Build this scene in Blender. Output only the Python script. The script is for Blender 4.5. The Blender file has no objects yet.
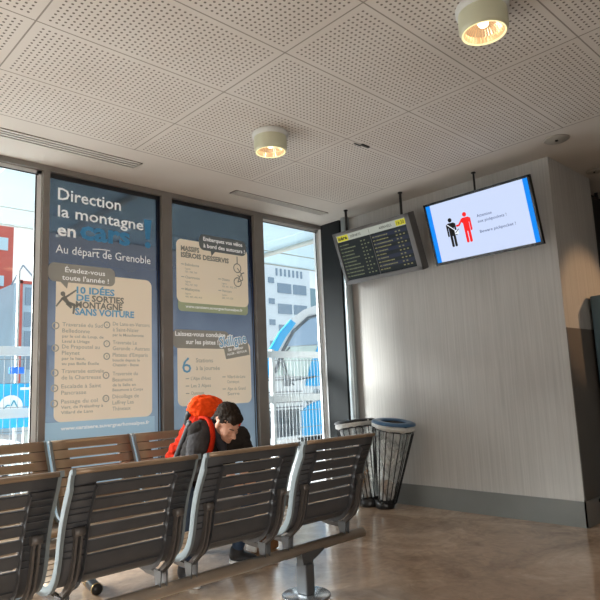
import bpy, bmesh, math, random
from mathutils import Vector, Matrix, noise
random.seed(7)
S = bpy.context.scene
C = S.collection
PI = math.pi

# ------------------------------------------------------------------ materials
def mat(name, col, rough=0.6, metal=0.0, spec=0.5, noise_amt=0.0, nscale=20.0, bump=0.0, stretch=(1, 1, 1), emit=None, estr=1.0, trans=0.0, alpha=1.0, coat=0.0):
    m = bpy.data.materials.new(name); m.use_nodes = True
    nt = m.node_tree; N = nt.nodes; L = nt.links
    b = N['Principled BSDF']
    b.inputs['Base Color'].default_value = (*col, 1)
    b.inputs['Roughness'].default_value = rough
    b.inputs['Metallic'].default_value = metal
    b.inputs['Specular IOR Level'].default_value = spec
    b.inputs['Coat Weight'].default_value = coat
    if trans: b.inputs['Transmission Weight'].default_value = trans
    if alpha < 1: b.inputs['Alpha'].default_value = alpha
    if emit:
        b.inputs['Emission Color'].default_value = (*emit, 1); b.inputs['Emission Strength'].default_value = estr
    if noise_amt or bump:
        tc = N.new('ShaderNodeTexCoord'); mp = N.new('ShaderNodeMapping'); nz = N.new('ShaderNodeTexNoise')
        mp.inputs['Scale'].default_value = stretch
        nz.inputs['Scale'].default_value = nscale; nz.inputs['Detail'].default_value = 5
        L.new(tc.outputs['Object'], mp.inputs[0]); L.new(mp.outputs[0], nz.inputs['Vector'])
        if noise_amt:
            mr = N.new('ShaderNodeMapRange')
            mr.inputs['From Min'].default_value = 0.25; mr.inputs['From Max'].default_value = 0.75
            mr.inputs['To Min'].default_value = 1 - noise_amt; mr.inputs['To Max'].default_value = 1 + noise_amt
            mx = N.new('ShaderNodeMix'); mx.data_type = 'RGBA'; mx.blend_type = 'MULTIPLY'; mx.inputs['Factor'].default_value = 1
            mx.inputs[6].default_value = (*col, 1)
            L.new(nz.outputs['Fac'], mr.inputs['Value']); L.new(mr.outputs[0], mx.inputs[7]); L.new(mx.outputs[2], b.inputs['Base Color'])
        if bump:
            bp = N.new('ShaderNodeBump'); bp.inputs['Strength'].default_value = bump; bp.inputs['Distance'].default_value = 0.01
            L.new(nz.outputs['Fac'], bp.inputs['Height']); L.new(bp.outputs[0], b.inputs['Normal'])
    return m

def film(name, col, transp=0.12, transl=0.5, rough=0.5, grad=None, glow=None):
    """printed film on glass: diffuse + light from behind + a little see-through"""
    m = bpy.data.materials.new(name); m.use_nodes = True
    nt = m.node_tree; N = nt.nodes; L = nt.links
    N.remove(N['Principled BSDF']); out = N['Material Output']
    d = N.new('ShaderNodeBsdfDiffuse'); tr = N.new('ShaderNodeBsdfTransparent')
    t = N.new('ShaderNodeBsdfTranslucent') if glow is None else N.new('ShaderNodeEmission')  # emission imitates backlight on films that are no lamps
    m2 = N.new('ShaderNodeMixShader'); m2.inputs[0].default_value = transp
    if glow is None:
        m1 = N.new('ShaderNodeMixShader'); m1.inputs[0].default_value = transl
    else:
        m1 = N.new('ShaderNodeAddShader'); t.inputs[1].default_value = glow
    i0 = 1 if glow is None else 0
    L.new(d.outputs[0], m1.inputs[i0]); L.new(t.outputs[0], m1.inputs[i0 + 1]); L.new(m1.outputs[0], m2.inputs[1]); L.new(tr.outputs[0], m2.inputs[2])
    L.new(m2.outputs[0], out.inputs[0])
    d.inputs[0].default_value = (*col, 1); t.inputs[0].default_value = (*col, 1)
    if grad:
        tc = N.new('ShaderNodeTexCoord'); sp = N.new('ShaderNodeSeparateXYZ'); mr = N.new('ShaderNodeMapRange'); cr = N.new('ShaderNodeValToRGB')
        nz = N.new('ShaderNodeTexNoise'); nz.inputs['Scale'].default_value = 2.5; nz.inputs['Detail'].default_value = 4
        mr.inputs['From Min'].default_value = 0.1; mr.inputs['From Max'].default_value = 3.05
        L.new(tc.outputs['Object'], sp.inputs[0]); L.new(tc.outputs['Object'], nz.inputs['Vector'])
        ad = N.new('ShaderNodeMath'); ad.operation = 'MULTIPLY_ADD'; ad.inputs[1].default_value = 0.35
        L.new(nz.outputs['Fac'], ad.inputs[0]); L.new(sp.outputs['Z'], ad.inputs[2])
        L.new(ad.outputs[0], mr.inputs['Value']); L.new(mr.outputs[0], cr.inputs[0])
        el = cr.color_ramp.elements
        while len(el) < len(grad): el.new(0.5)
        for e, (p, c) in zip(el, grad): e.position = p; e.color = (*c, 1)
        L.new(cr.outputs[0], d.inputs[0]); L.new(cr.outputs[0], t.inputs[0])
    return m

def glass_mat(name, tint=(0.96, 0.99, 1.0), refl=0.06):
    m = bpy.data.materials.new(name); m.use_nodes = True
    nt = m.node_tree; N = nt.nodes; L = nt.links
    N.remove(N['Principled BSDF']); out = N['Material Output']
    g = N.new('ShaderNodeBsdfGlossy'); g.inputs['Roughness'].default_value = 0.02
    tr = N.new('ShaderNodeBsdfTransparent'); tr.inputs[0].default_value = (*tint, 1)
    mx = N.new('ShaderNodeMixShader'); mx.inputs[0].default_value = refl
    L.new(tr.outputs[0], mx.inputs[1]); L.new(g.outputs[0], mx.inputs[2]); L.new(mx.outputs[0], out.inputs[0])
    return m

def emis(name, col, s=1.0):
    m = bpy.data.materials.new(name); m.use_nodes = True
    b = m.node_tree.nodes['Principled BSDF']
    b.inputs['Base Color'].default_value = (0.02, 0.02, 0.02, 1); b.inputs['Roughness'].default_value = 0.5; b.inputs['Specular IOR Level'].default_value = 0.06
    b.inputs['Emission Color'].default_value = (*col, 1); b.inputs['Emission Strength'].default_value = s
    return m

# ------------------------------------------------------------------ mesh helpers
def box(bm, x0, x1, y0, y1, z0, z1, M=None, mi=0):
    vs = [bm.verts.new((x, y, z)) for x in (x0, x1) for y in (y0, y1) for z in (z0, z1)]
    if M is not None:
        for v in vs: v.co = M @ v.co
    for f in ((0, 1, 3, 2), (4, 6, 7, 5), (0, 4, 5, 1), (2, 3, 7, 6), (0, 2, 6, 4), (1, 5, 7, 3)):
        fc = bm.faces.new([vs[i] for i in f]); fc.material_index = mi
    return vs

def bevbox(bm, x0, x1, y0, y1, z0, z1, r=0.01, seg=2, M=None):
    t = bmesh.new(); box(t, x0, x1, y0, y1, z0, z1)
    bmesh.ops.bevel(t, geom=t.edges[:], offset=r, segments=seg, affect='EDGES', profile=0.5)
    merge(bm, t, M)

def merge(bm, t, M=None):
    mp = {}
    for v in t.verts:
        mp[v] = bm.verts.new(M @ v.co if M is not None else v.co)
    for f in t.faces:
        try:
            nf = bm.faces.new([mp[v] for v in f.verts]); nf.smooth = f.smooth; nf.material_index = f.material_index
        except ValueError: pass
    t.free()

def frame_at(p, d):
    d = Vector(d).normalized()
    a = Vector((0, 0, 1)) if abs(d.z) < 0.9 else Vector((1, 0, 0))
    u = d.cross(a).normalized(); w = d.cross(u).normalized()
    return u, w

def tube(bm, pts, r, seg=10, cap=True, smooth=True):
    pts = [Vector(p) for p in pts]
    rs = r if isinstance(r, (list, tuple)) else [r] * len(pts)
    rings = []; n = len(pts)
    pu = None
    for i, p in enumerate(pts):
        d = (pts[min(i + 1, n - 1)] - pts[max(i - 1, 0)]).normalized()
        if pu is None: u, w = frame_at(p, d)
        else:
            u = (pu - d * pu.dot(d)).normalized(); w = d.cross(u)
        pu = u
        rings.append([bm.verts.new(p + (u * math.cos(2 * PI * k / seg) + w * math.sin(2 * PI * k / seg)) * rs[i]) for k in range(seg)])
    for a, b in zip(rings, rings[1:]):
        for k in range(seg):
            f = bm.faces.new((a[k], a[(k + 1) % seg], b[(k + 1) % seg], b[k])); f.smooth = smooth
    if cap:
        bm.faces.new(rings[0][::-1]); bm.faces.new(rings[-1])

def lathe(bm, prof, c=(0, 0, 0), seg=32, M=None, smooth=True):
    rings = []
    for r, z in prof:
        ring = []
        for k in range(seg):
            a = 2 * PI * k / seg
            v = Vector((c[0] + r * math.cos(a), c[1] + r * math.sin(a), c[2] + z))
            ring.append(bm.verts.new(M @ v if M is not None else v))
        rings.append(ring)
    for a, b in zip(rings, rings[1:]):
        for k in range(seg):
            f = bm.faces.new((a[k], a[(k + 1) % seg], b[(k + 1) % seg], b[k])); f.smooth = smooth
    return rings

def ellipsoid(bm, c, r, M=None, seg=16):
    t = bmesh.new(); bmesh.ops.create_uvsphere(t, u_segments=seg, v_segments=max(8, seg // 2 + 2), radius=1)
    for v in t.verts: v.co = Vector((v.co.x * r[0], v.co.y * r[1], v.co.z * r[2]))
    for f in t.faces: f.smooth = True
    T = Matrix.Translation(Vector(c)) @ (M if M is not None else Matrix())
    merge(bm, t, T)

def capsule(bm, p, q, r1, r2, seg=12):
    p = Vector(p); q = Vector(q); d = (q - p)
    n = 6; pts = []; rs = []
    L = d.length; dn = d.normalized()
    for i in range(n):
        a = PI / 2 * (1 - i / n); pts.append(p - dn * r1 * math.sin(a)); rs.append(max(0.0008, r1 * math.cos(a)))
    pts.append(p); rs.append(r1); pts.append(q); rs.append(r2)
    for i in range(1, n + 1):
        a = PI / 2 * i / n; pts.append(q + dn * r2 * math.sin(a)); rs.append(max(0.0008, r2 * math.cos(a)))
    tube(bm, pts, rs, seg)

def prism_xz(bm, pts, y0, y1, mi=0, M=None):
    a = [Vector((x, y0, z)) for x, z in pts]; b = [Vector((x, y1, z)) for x, z in pts]
    if M is not None: a = [M @ v for v in a]; b = [M @ v for v in b]
    a = [bm.verts.new(v) for v in a]; b = [bm.verts.new(v) for v in b]
    f = bm.faces.new(a); f.material_index = mi
    f = bm.faces.new(b[::-1]); f.material_index = mi
    n = len(a)
    for i in range(n):
        f = bm.faces.new((a[i], b[i], b[(i + 1) % n], a[(i + 1) % n])); f.material_index = mi

def rrect(x0, x1, z0, z1, r, n=5):
    out = []
    for cx, cz, a0 in ((x1 - r, z1 - r, 0), (x0 + r, z1 - r, 90), (x0 + r, z0 + r, 180), (x1 - r, z0 + r, 270)):
        for i in range(n + 1):
            a = math.radians(a0 + 90 * i / n); out.append((cx + r * math.cos(a), cz + r * math.sin(a)))
    return out

def disc_pts(cx, cz, r, n=20, a0=0):
    return [(cx + r * math.cos(2 * PI * i / n + a0), cz + r * math.sin(2 * PI * i / n + a0)) for i in range(n)]

def ring_xz(bm, cx, cz, r0, r1, y0, y1, n=24, M=None):
    for i in range(n):
        a, b = 2 * PI * i / n, 2 * PI * (i + 1) / n
        prism_xz(bm, [(cx + r0 * math.cos(a), cz + r0 * math.sin(a)), (cx + r1 * math.cos(a), cz + r1 * math.sin(a)),
                      (cx + r1 * math.cos(b), cz + r1 * math.sin(b)), (cx + r0 * math.cos(b), cz + r0 * math.sin(b))], y0, y1, M=M)

def obj(name, bm, m, parent=None, fix=True, smooth_angle=None):
    if fix: bmesh.ops.recalc_face_normals(bm, faces=bm.faces[:])
    me = bpy.data.meshes.new(name); bm.to_mesh(me); bm.free()
    o = bpy.data.objects.new(name, me); C.objects.link(o)
    for mm in (m if isinstance(m, (list, tuple)) else [m]): me.materials.append(mm)
    if parent is not None: o.parent = parent
    return o

def tag(o, label, cat, group=None, kind=None):
    o['label'] = label; o['category'] = cat
    if group: o['group'] = group
    if kind: o['kind'] = kind
    return o

def thing(name, label, cat, loc=(0, 0, 0), group=None, rot=None):
    o = bpy.data.objects.new(name, None); C.objects.link(o); o.location = loc; o.empty_display_size = 0.05
    if rot: o.rotation_euler = rot
    return tag(o, label, cat, group)

def struct(name, bm, m, parent=None, label=None):
    o = obj(name, bm, m, parent)
    if parent is None: o['kind'] = 'structure'
    if label: o['label'] = label
    return o

RANGES = {}
def mark(bm, n0): RANGES.setdefault(id(bm), []).append((n0, len(bm.verts)))

def text(bm, s, x, z, cap, width=None, y=0.0, bold=0.0, M=None, depth=0.0006, spacing=1.0, rec=True):
    """flat lettering in the XZ plane facing -Y; x,z = left end of the baseline; cap = capital height"""
    cu = bpy.data.curves.new('t', 'FONT'); cu.body = s; cu.size = cap / 0.70; cu.offset = bold * cap; cu.resolution_u = 2
    cu.space_character = spacing
    o = bpy.data.objects.new('t', cu); C.objects.link(o)
    dg = bpy.context.evaluated_depsgraph_get()
    me = bpy.data.meshes.new_from_object(o.evaluated_get(dg))
    bpy.data.objects.remove(o); bpy.data.curves.remove(cu)
    if not me.vertices: return
    xs = [v.co.x for v in me.vertices]; x0, x1 = min(xs), max(xs)
    k = (width / (x1 - x0)) if width else 1.0
    vs = []; n0 = len(bm.verts)
    for v in me.vertices:
        p = Vector((x + (v.co.x - x0) * k, y, z + v.co.y)); vs.append(bm.verts.new(M @ p if M is not None else p))
    for p in me.polygons:
        try: bm.faces.new([vs[i] for i in p.vertices])
        except ValueError: pass
    bpy.data.meshes.remove(me)
    if rec: mark(bm, n0)

def remeshed(name, bm, m, voxel, parent=None, smooth=2, disp=None):
    me = bpy.data.meshes.new(name); bm.to_mesh(me); bm.free()
    o = bpy.data.objects.new('tmp', me); C.objects.link(o)
    r = o.modifiers.new('r', 'REMESH'); r.mode = 'VOXEL'; r.voxel_size = voxel; r.use_smooth_shade = True
    s = o.modifiers.new('s', 'SMOOTH'); s.iterations = smooth; s.factor = 0.5
    dg = bpy.context.evaluated_depsgraph_get()
    ev = bpy.data.meshes.new_from_object(o.evaluated_get(dg))
    bpy.data.objects.remove(o); bpy.data.meshes.remove(me)
    ev.name = name
    if disp:
        nrm = [v.normal.copy() for v in ev.vertices]
        for v, n in zip(ev.vertices, nrm): v.co = v.co + n * disp(v.co)
    for p in ev.polygons: p.use_smooth = True
    ev.materials.clear()
    for mm in (m if isinstance(m, (list, tuple)) else [m]): ev.materials.append(mm)
    o = bpy.data.objects.new(name, ev); C.objects.link(o)
    if parent is not None: o.parent = parent
    return o

# ------------------------------------------------------------------ materials used
XW, YG, ZC = 5.13, 4.90, 3.15        # grey wall plane, glass wall face, ceiling
M_frame = mat('anodised_frame', (0.20, 0.185, 0.17), 0.45, 0.0, noise_amt=0.1, nscale=6)
M_framedark = mat('dark_frame', (0.018, 0.020, 0.021), 0.6, 0.0, spec=0.1)
M_sash = mat('pale_sash', (0.78, 0.80, 0.80), 0.4, 0.0)
M_gasket = mat('rubber_gasket', (0.012, 0.012, 0.014), 0.6)
M_glass = glass_mat('window_glass')
M_plaster = mat('plaster', (0.60, 0.575, 0.53), 0.75, noise_amt=0.03, nscale=3)
M_base = mat('baseboard_grey', (0.19, 0.20, 0.195), 0.42, noise_amt=0.05, nscale=5)
M_pipe = mat('grey_pipe', (0.30, 0.34, 0.35), 0.3, 0.5)
M_shell_f = mat('bronze_lacquer', (0.31, 0.225, 0.15), 0.34, 0.35, noise_amt=0.06, nscale=8)
M_shell_b = mat('dark_shell_back', (0.062, 0.063, 0.067), 0.5, 0.0, noise_amt=0.15, nscale=10)  # rear of the bronze shell, darkened in colour for its unlit side
M_alu = mat('pale_aluminium_edge', (0.17, 0.20, 0.21), 0.5, 0.0)
M_brk = mat('bracket_metal', (0.115, 0.105, 0.098), 0.4, 0.2)
M_tab = mat('tab_metal', (0.17, 0.18, 0.19), 0.4, 0.6)
M_beam = mat('beam_metal', (0.30, 0.25, 0.20), 0.36, 0.25, noise_amt=0.12, nscale=9)
M_post = mat('post_metal', (0.13, 0.14, 0.15), 0.35, 0.6)
M_steel = mat('brushed_steel', (0.62, 0.65, 0.68), 0.22, 0.9, noise_amt=0.1, nscale=30)
M_black = mat('black_plastic', (0.012, 0.012, 0.013), 0.35)
M_blackw = mat('black_wire', (0.010, 0.010, 0.011), 0.4, 0.2)

def ceiling_material():
    m = bpy.data.materials.new('perforated_ceiling'); m.use_nodes = True
    nt = m.node_tree; N = nt.nodes; L = nt.links; b = N['Principled BSDF']
    b.inputs['Roughness'].default_value = 0.8; b.inputs['Specular IOR Level'].default_value = 0.2
    tc = N.new('ShaderNodeTexCoord'); sp = N.new('ShaderNodeSeparateXYZ'); L.new(tc.outputs['Object'], sp.inputs[0])
    def mth(op, a, b_=None, c=None, clamp=False):
        n = N.new('ShaderNodeMath'); n.operation = op; n.use_clamp = clamp
        for i, v in enumerate((a, b_, c)):
            if v is None: continue
            if isinstance(v, (int, float)): n.inputs[i].default_value = v
            else: L.new(v, n.inputs[i])
        return n.outputs[0]
    X, Y = sp.outputs['X'], sp.outputs['Y']
    def cell(v, off, period, pitch, n):      # -> (distance to joint, distance to hole row, in-field flag)
        f = mth('FLOORED_MODULO', mth('SUBTRACT', v, off), period)
        j = mth('MINIMUM', f, mth('SUBTRACT', period, f))
        marg = (period - (n - 1) * pitch) / 2
        g = mth('SUBTRACT', mth('FLOORED_MODULO', mth('ADD', mth('SUBTRACT', f, marg), pitch / 2), pitch), pitch / 2)
        fl = mth('GREATER_THAN', j, marg - pitch / 2)
        return j, g, fl
    jx, gx, fx = cell(X, 1.03, 1.2, 0.0330, 34)
    jy, gy, fy = cell(Y, 1.17, 0.6, 0.0335, 16)
    d = mth('SQRT', mth('ADD', mth('MULTIPLY', gx, gx), mth('MULTIPLY', gy, gy)))
    hole = mth('LESS_THAN', d, 0.0072)
    inx = mth('LESS_THAN', X, 4.63); iny = mth('LESS_THAN', Y, 4.17)
    field = mth('MULTIPLY', inx, iny)
    hole = mth('MULTIPLY', mth('MULTIPLY', hole, mth('MULTIPLY', fx, fy)), field)
    jt = mth('LESS_THAN', mth('MINIMUM', jx, jy), 0.0045)
    inx2 = mth('LESS_THAN', X, 4.636); iny2 = mth('LESS_THAN', Y, 4.176)
    jt = mth('MULTIPLY', jt, mth('MULTIPLY', inx2, iny2))
    nz = N.new('ShaderNodeTexNoise'); nz.inputs['Scale'].default_value = 1.3; nz.inputs['Detail'].default_value = 4
    L.new(tc.outputs['Object'], nz.inputs['Vector'])
    cr = N.new('ShaderNodeValToRGB'); L.new(nz.outputs['Fac'], cr.inputs[0])
    cr.color_ramp.elements[0].position = 0.3; cr.color_ramp.elements[0].color = (0.54, 0.49, 0.435, 1)
    cr.color_ramp.elements[1].position = 0.7; cr.color_ramp.elements[1].color = (0.60, 0.56, 0.51, 1)
    m1 = N.new('ShaderNodeMix'); m1.data_type = 'RGBA'; m1.inputs[7].default_value = (0.26, 0.23, 0.20, 1)
    L.new(jt, m1.inputs['Factor']); L.new(cr.outputs[0], m1.inputs[6])
    m2 = N.new('ShaderNodeMix'); m2.data_type = 'RGBA'; m2.inputs[7].default_value = (0.15, 0.125, 0.105, 1)
    L.new(hole, m2.inputs['Factor']); L.new(m1.outputs[2], m2.inputs[6]); L.new(m2.outputs[2], b.inputs['Base Color'])
    return m

def wall_material(name, c0, c1, band=None):
    m = bpy.data.materials.new(name); m.use_nodes = True
    nt = m.node_tree; N = nt.nodes; L = nt.links; b = N['Principled BSDF']
    b.inputs['Roughness'].default_value = 0.62; b.inputs['Specular IOR Level'].default_value = 0.35
    tc = N.new('ShaderNodeTexCoord'); mp = N.new('ShaderNodeMapping'); mp.inputs['Scale'].default_value = (60, 60, 1.2)
    nz = N.new('ShaderNodeTexNoise'); nz.inputs['Scale'].default_value = 1.0; nz.inputs['Detail'].default_value = 6; nz.inputs['Roughness'].default_value = 0.65
    L.new(tc.outputs['Object'], mp.inputs[0]); L.new(mp.outputs[0], nz.inputs['Vector'])
    cr = N.new('ShaderNodeValToRGB'); L.new(nz.outputs['Fac'], cr.inputs[0])
    cr.color_ramp.elements[0].position = 0.25; cr.color_ramp.elements[0].color = (*c0, 1)
    cr.color_ramp.elements[1].position = 0.75; cr.color_ramp.elements[1].color = (*c1, 1)
    n2 = N.new('ShaderNodeTexNoise'); n2.inputs['Scale'].default_value = 2.2; n2.inputs['Detail'].default_value = 5
    L.new(tc.outputs['Object'], n2.inputs['Vector'])
    mr = N.new('ShaderNodeMapRange'); mr.inputs['To Min'].default_value = 0.90; mr.inputs['To Max'].default_value = 1.08
    L.new(n2.outputs['Fac'], mr.inputs['Value'])
    mx = N.new('ShaderNodeMix'); mx.data_type = 'RGBA'; mx.blend_type = 'MULTIPLY'; mx.inputs['Factor'].default_value = 1
    L.new(cr.outputs[0], mx.inputs[6]); L.new(mr.outputs[0], mx.inputs[7]); L.new(mx.outputs[2], b.inputs['Base Color'])
    bp = N.new('ShaderNodeBump'); bp.inputs['Strength'].default_value = 0.12; bp.inputs['Distance'].default_value = 0.004
    L.new(nz.outputs['Fac'], bp.inputs['Height']); L.new(bp.outputs[0], b.inputs['Normal'])
    return m

def floor_material():
    m = bpy.data.materials.new('polished_concrete'); m.use_nodes = True
    nt = m.node_tree; N = nt.nodes; L = nt.links; b = N['Principled BSDF']
    tc = N.new('ShaderNodeTexCoord')
    n1 = N.new('ShaderNodeTexNoise'); n1.inputs['Scale'].default_value = 1.6; n1.inputs['Detail'].default_value = 8; n1.inputs['Roughness'].default_value = 0.62; n1.inputs['Distortion'].default_value = 1.2
    L.new(tc.outputs['Object'], n1.inputs['Vector'])
    cr = N.new('ShaderNodeValToRGB'); L.new(n1.outputs['Fac'], cr.inputs[0])
    e = cr.color_ramp.elements
    e[0].position = 0.30; e[0].color = (0.27, 0.18, 0.118, 1)
    e[1].position = 0.72; e[1].color = (0.60, 0.46, 0.34, 1)
    k = e.new(0.52); k.color = (0.41, 0.29, 0.20, 1)
    n3 = N.new('ShaderNodeTexNoise'); n3.inputs['Scale'].default_value = 7; n3.inputs['Detail'].default_value = 6; n3.inputs['Distortion'].default_value = 2.5
    L.new(tc.outputs['Object'], n3.inputs['Vector'])
    mr = N.new('ShaderNodeMapRange'); mr.inputs['From Min'].default_value = 0.3; mr.inputs['From Max'].default_value = 0.7; mr.inputs['To Min'].default_value = 0.86; mr.inputs['To Max'].default_value = 1.14
    L.new(n3.outputs['Fac'], mr.inputs['Value'])
    mx = N.new('ShaderNodeMix'); mx.data_type = 'RGBA'; mx.blend_type = 'MULTIPLY'; mx.inputs['Factor'].default_value = 1
    L.new(cr.outputs[0], mx.inputs[6]); L.new(mr.outputs[0], mx.inputs[7]); L.new(mx.outputs[2], b.inputs['Base Color'])
    m2 = N.new('ShaderNodeMapRange'); m2.inputs['To Min'].default_value = 0.08; m2.inputs['To Max'].default_value = 0.22
    L.new(n1.outputs['Fac'], m2.inputs['Value']); L.new(m2.outputs[0], b.inputs['Roughness'])
    b.inputs['Specular IOR Level'].default_value = 0.75
    bp = N.new('ShaderNodeBump'); bp.inputs['Strength'].default_value = 0.05; bp.inputs['Distance'].default_value = 0.01
    L.new(n3.outputs['Fac'], bp.inputs['Height']); L.new(bp.outputs[0], b.inputs['Normal'])
    return m

M_ceil = ceiling_material()
M_wall = wall_material('grained_grey_wall', (0.415, 0.405, 0.385), (0.55, 0.54, 0.515))
M_darkwall = mat('dark_far_wall', (0.05, 0.05, 0.052), 0.7)
M_floor = floor_material()

# ------------------------------------------------------------------ room shell
bm = bmesh.new(); box(bm, -4, 9.5, -4, 5.0, -0.1, 0.0); struct('floor', bm, M_floor)
bm = bmesh.new(); box(bm, -4, 9.5, -4, 5.0, ZC, ZC + 0.12); struct('ceiling', bm, M_ceil)
bm = bmesh.new(); box(bm, XW, 6.06, 2.12, 5.0, 0, ZC); struct('wall_right', bm, M_wall)
bm = bmesh.new(); box(bm, 6.06, 9.5, 2.75, 2.9, 0, ZC); struct('wall_far_right', bm, M_darkwall)
bm = bmesh.new(); box(bm, 9.5, 9.6, -4, 2.9, 0, ZC); struct('wall_front', bm, M_wall)
bm = bmesh.new(); box(bm, -4, 9.5, -4.1, -4.0, 0, ZC); struct('wall_back', bm, M_plaster)
bm = bmesh.new(); box(bm, -4.1, -4.0, -4, 5.0, 0, ZC); struct('wall_left', bm, M_plaster)
bm = bmesh.new()
box(bm, XW - 0.012, XW, 2.108, 4.60, 0, 0.205); box(bm, XW - 0.012, 6.06, 2.108, 2.12, 0, 0.205)
struct('baseboard_right', bm, M_base)
bm = bmesh.new(); box(bm, XW - 0.05, XW, 4.60, YG, 0, ZC); struct('trim_1', bm, M_framedark)

M_shade = mat('taupe_panel', (0.13, 0.115, 0.10), 0.5, noise_amt=.08, nscale=3)  # dark sheet standing in for the shadow on the lower return face
bm = bmesh.new(); box(bm, XW + .002, 6.06, 2.114, 2.12, 0.205, 1.63); struct('trim_20', bm, M_shade)

# glazed facade: mullions, head, sill, sashes and panes
bm = bmesh.new(); box(bm, -4, XW, YG, YG + 0.10, ZC - 0.045, ZC); struct('trim_2', bm, M_frame)
bm = bmesh.new(); box(bm, -4, XW, YG, YG + 0.10, 0, 0.10); struct('trim_3', bm, M_frame)
mull = [(-1.62, -1.53), (-0.48, -0.39), (0.66, 0.75), (1.793, 1.848), (2.912, 3.018), (4.045, 4.172), (5.075, 5.128)]
for i, (a, b_) in enumerate(mull):
    bm = bmesh.new(); box(bm, a, b_, YG, YG + 0.11, 0.10, ZC - 0.045)
    struct('trim_%d' % (4 + i), bm, M_frame if i < 6 else M_sash)
edges = [(-4, -1.62)] + [(mull[i][1], mull[i + 1][0]) for i in range(len(mull) - 1)]
for i, (a, b_) in enumerate(edges):
    bm = bmesh.new()
    w = 0.028 if i in (3, 6) else 0.012
    y0, y1 = YG + 0.045, YG + 0.085
    box(bm, a, a + w, y0, y1, 0.10, ZC - 0.045); box(bm, b_ - w - 0.012, b_, y0, y1, 0.10, ZC - 0.045)
    box(bm, a, b_, y0, y1, ZC - 0.075, ZC - 0.045); box(bm, a, b_, y0, y1, 0.10, 0.14)
    fr = struct('window_%d' % (i + 1), bm, M_sash if i in (3, 6) else M_gasket)
    bm = bmesh.new(); box(bm, a + w, b_ - w, y0 + 0.012, y0 + 0.024, 0.14, ZC - 0.075)
    obj('pane', bm, M_glass, fr)
    bm = bmesh.new()
    box(bm, a + w, b_ - w, y0 - 0.006, y0, ZC - 0.088, ZC - 0.078)
    box(bm, b_ - w - 0.022, b_ - w - 0.012, y0 - 0.006, y0, 0.14, ZC - 0.085)
    obj('gasket', bm, M_gasket, fr)

# downpipe in the corner
bm = bmesh.new(); lathe(bm, [(0.048, 0.0), (0.048, ZC)], (5.075, 4.50, 0), 24)
tag(obj('drain_pipe', bm, M_pipe), 'tall grey metal pipe in the corner between glass wall and grey wall', 'pipe')

# ceiling fittings ---------------------------------------------------------
M_ventf = mat('vent_frame', (0.58, 0.55, 0.50), 0.6)
M_slot = mat('vent_slot', (0.03, 0.028, 0.026), 0.8)
def vent(x0, x1, y0, y1, label):
    t = thing('ceiling_vent', label, 'vent', ((x0 + x1) / 2, (y0 + y1) / 2, ZC), 'linear air vents in the ceiling')
    w = (x1 - x0) / 2; h = (y1 - y0) / 2
    bm = bmesh.new(); box(bm, -w, w, -h, h, -0.004, 0.0); obj('backing', bm, M_slot, t)
    bm = bmesh.new()
    n = 3; s = 2 * h / (n * 2 + 1)
    for k in range(n + 1):
        box(bm, -w, w, -h + k * 2 * s, -h + k * 2 * s + s, -0.010, -0.004)
    box(bm, -w, -w + 0.02, -h, h, -0.010, -0.004); box(bm, w - 0.02, w, -h, h, -0.010, -0.004)
    obj('frame', bm, M_ventf, t)
vent(0.6, 2.42, 4.385, 4.535, 'longer slotted air vent in ceiling above the Direction la montagne poster')
vent(3.47, 4.76, 4.46, 4.57, 'shorter slotted air vent in ceiling above the window beside the corner')

M_lampw = mat('lamp_base_white', (0.62, 0.63, 0.60), 0.5)
M_lampc = mat('lamp_housing_cream', (0.55, 0.55, 0.40), 0.4)
M_refl = mat('lamp_reflector', (0.80, 0.62, 0.42), 0.25, 0.9, emit=(1.0, 0.60, 0.32), estr=0.35)
M_rim = emis('lamp_rim_glow', (1.0, 0.86, 0.45), 1.15)
M_bulb = emis('bulb_glow', (1.0, 0.80, 0.5), 6.0)
def ceiling_lamp(x, y, label, power, tilt):
    t = thing('ceiling_lamp', label, 'ceiling light', (x, y, ZC), 'round surface ceiling lamps')
    bm = bmesh.new(); lathe(bm, [(0.0, 0.0), (0.135, 0.0), (0.138, -0.006), (0.136, -0.035), (0.118, -0.042), (0.0, -0.042)]); obj('base', bm, M_lampw, t)
    bm = bmesh.new(); lathe(bm, [(0.125, -0.036), (0.126, -0.13), (0.118, -0.150), (0.112, -0.150)], seg=48); obj('housing', bm, M_lampc, t)
    bm = bmesh.new(); lathe(bm, [(0.112, -0.150), (0.1135, -0.153), (0.106, -0.153), (0.104, -0.147)], seg=48); obj('rim', bm, M_rim, t)
    bm = bmesh.new()
    rings = []
    for r, z in [(0.105, -0.148), (0.095, -0.115), (0.07, -0.085), (0.04, -0.070)]:
        rings.append([bm.verts.new(((r * (1 + 0.035 * (k % 2))) * math.cos(2 * PI * k / 72), (r * (1 + 0.035 * (k % 2))) * math.sin(2 * PI * k / 72), z)) for k in range(72)])
    for a, b_ in zip(rings, rings[1:]):
        for k in range(72): bm.faces.new((a[k], a[(k + 1) % 72], b_[(k + 1) % 72], b_[k]))
    bm.faces.new(rings[-1])
    obj('reflector', bm, M_refl, t)
    bm = bmesh.new(); ellipsoid(bm, (0.0, 0.0, -0.095), (0.028, 0.028, 0.022)); obj('bulb', bm, M_bulb, t)
    ld = bpy.data.lights.new('lamp_light', 'SPOT'); ld.energy = power; ld.color = (1.0, 0.72, 0.45); ld.spot_size = math.radians(100); ld.spot_blend = 0.7; ld.shadow_soft_size = 0.06
    lo = bpy.data.objects.new('lamp_light', ld); C.objects.link(lo); lo.location = (x, y, ZC - 0.17)
    return t
ceiling_lamp(2.74, 1.39, 'round cream ceiling lamp nearest the camera, lit with a warm bulb', 16, 0)
ceiling_lamp(2.885, 3.27, 'round cream ceiling lamp farther off, over the two rows of seats', 16, 0)

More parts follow.
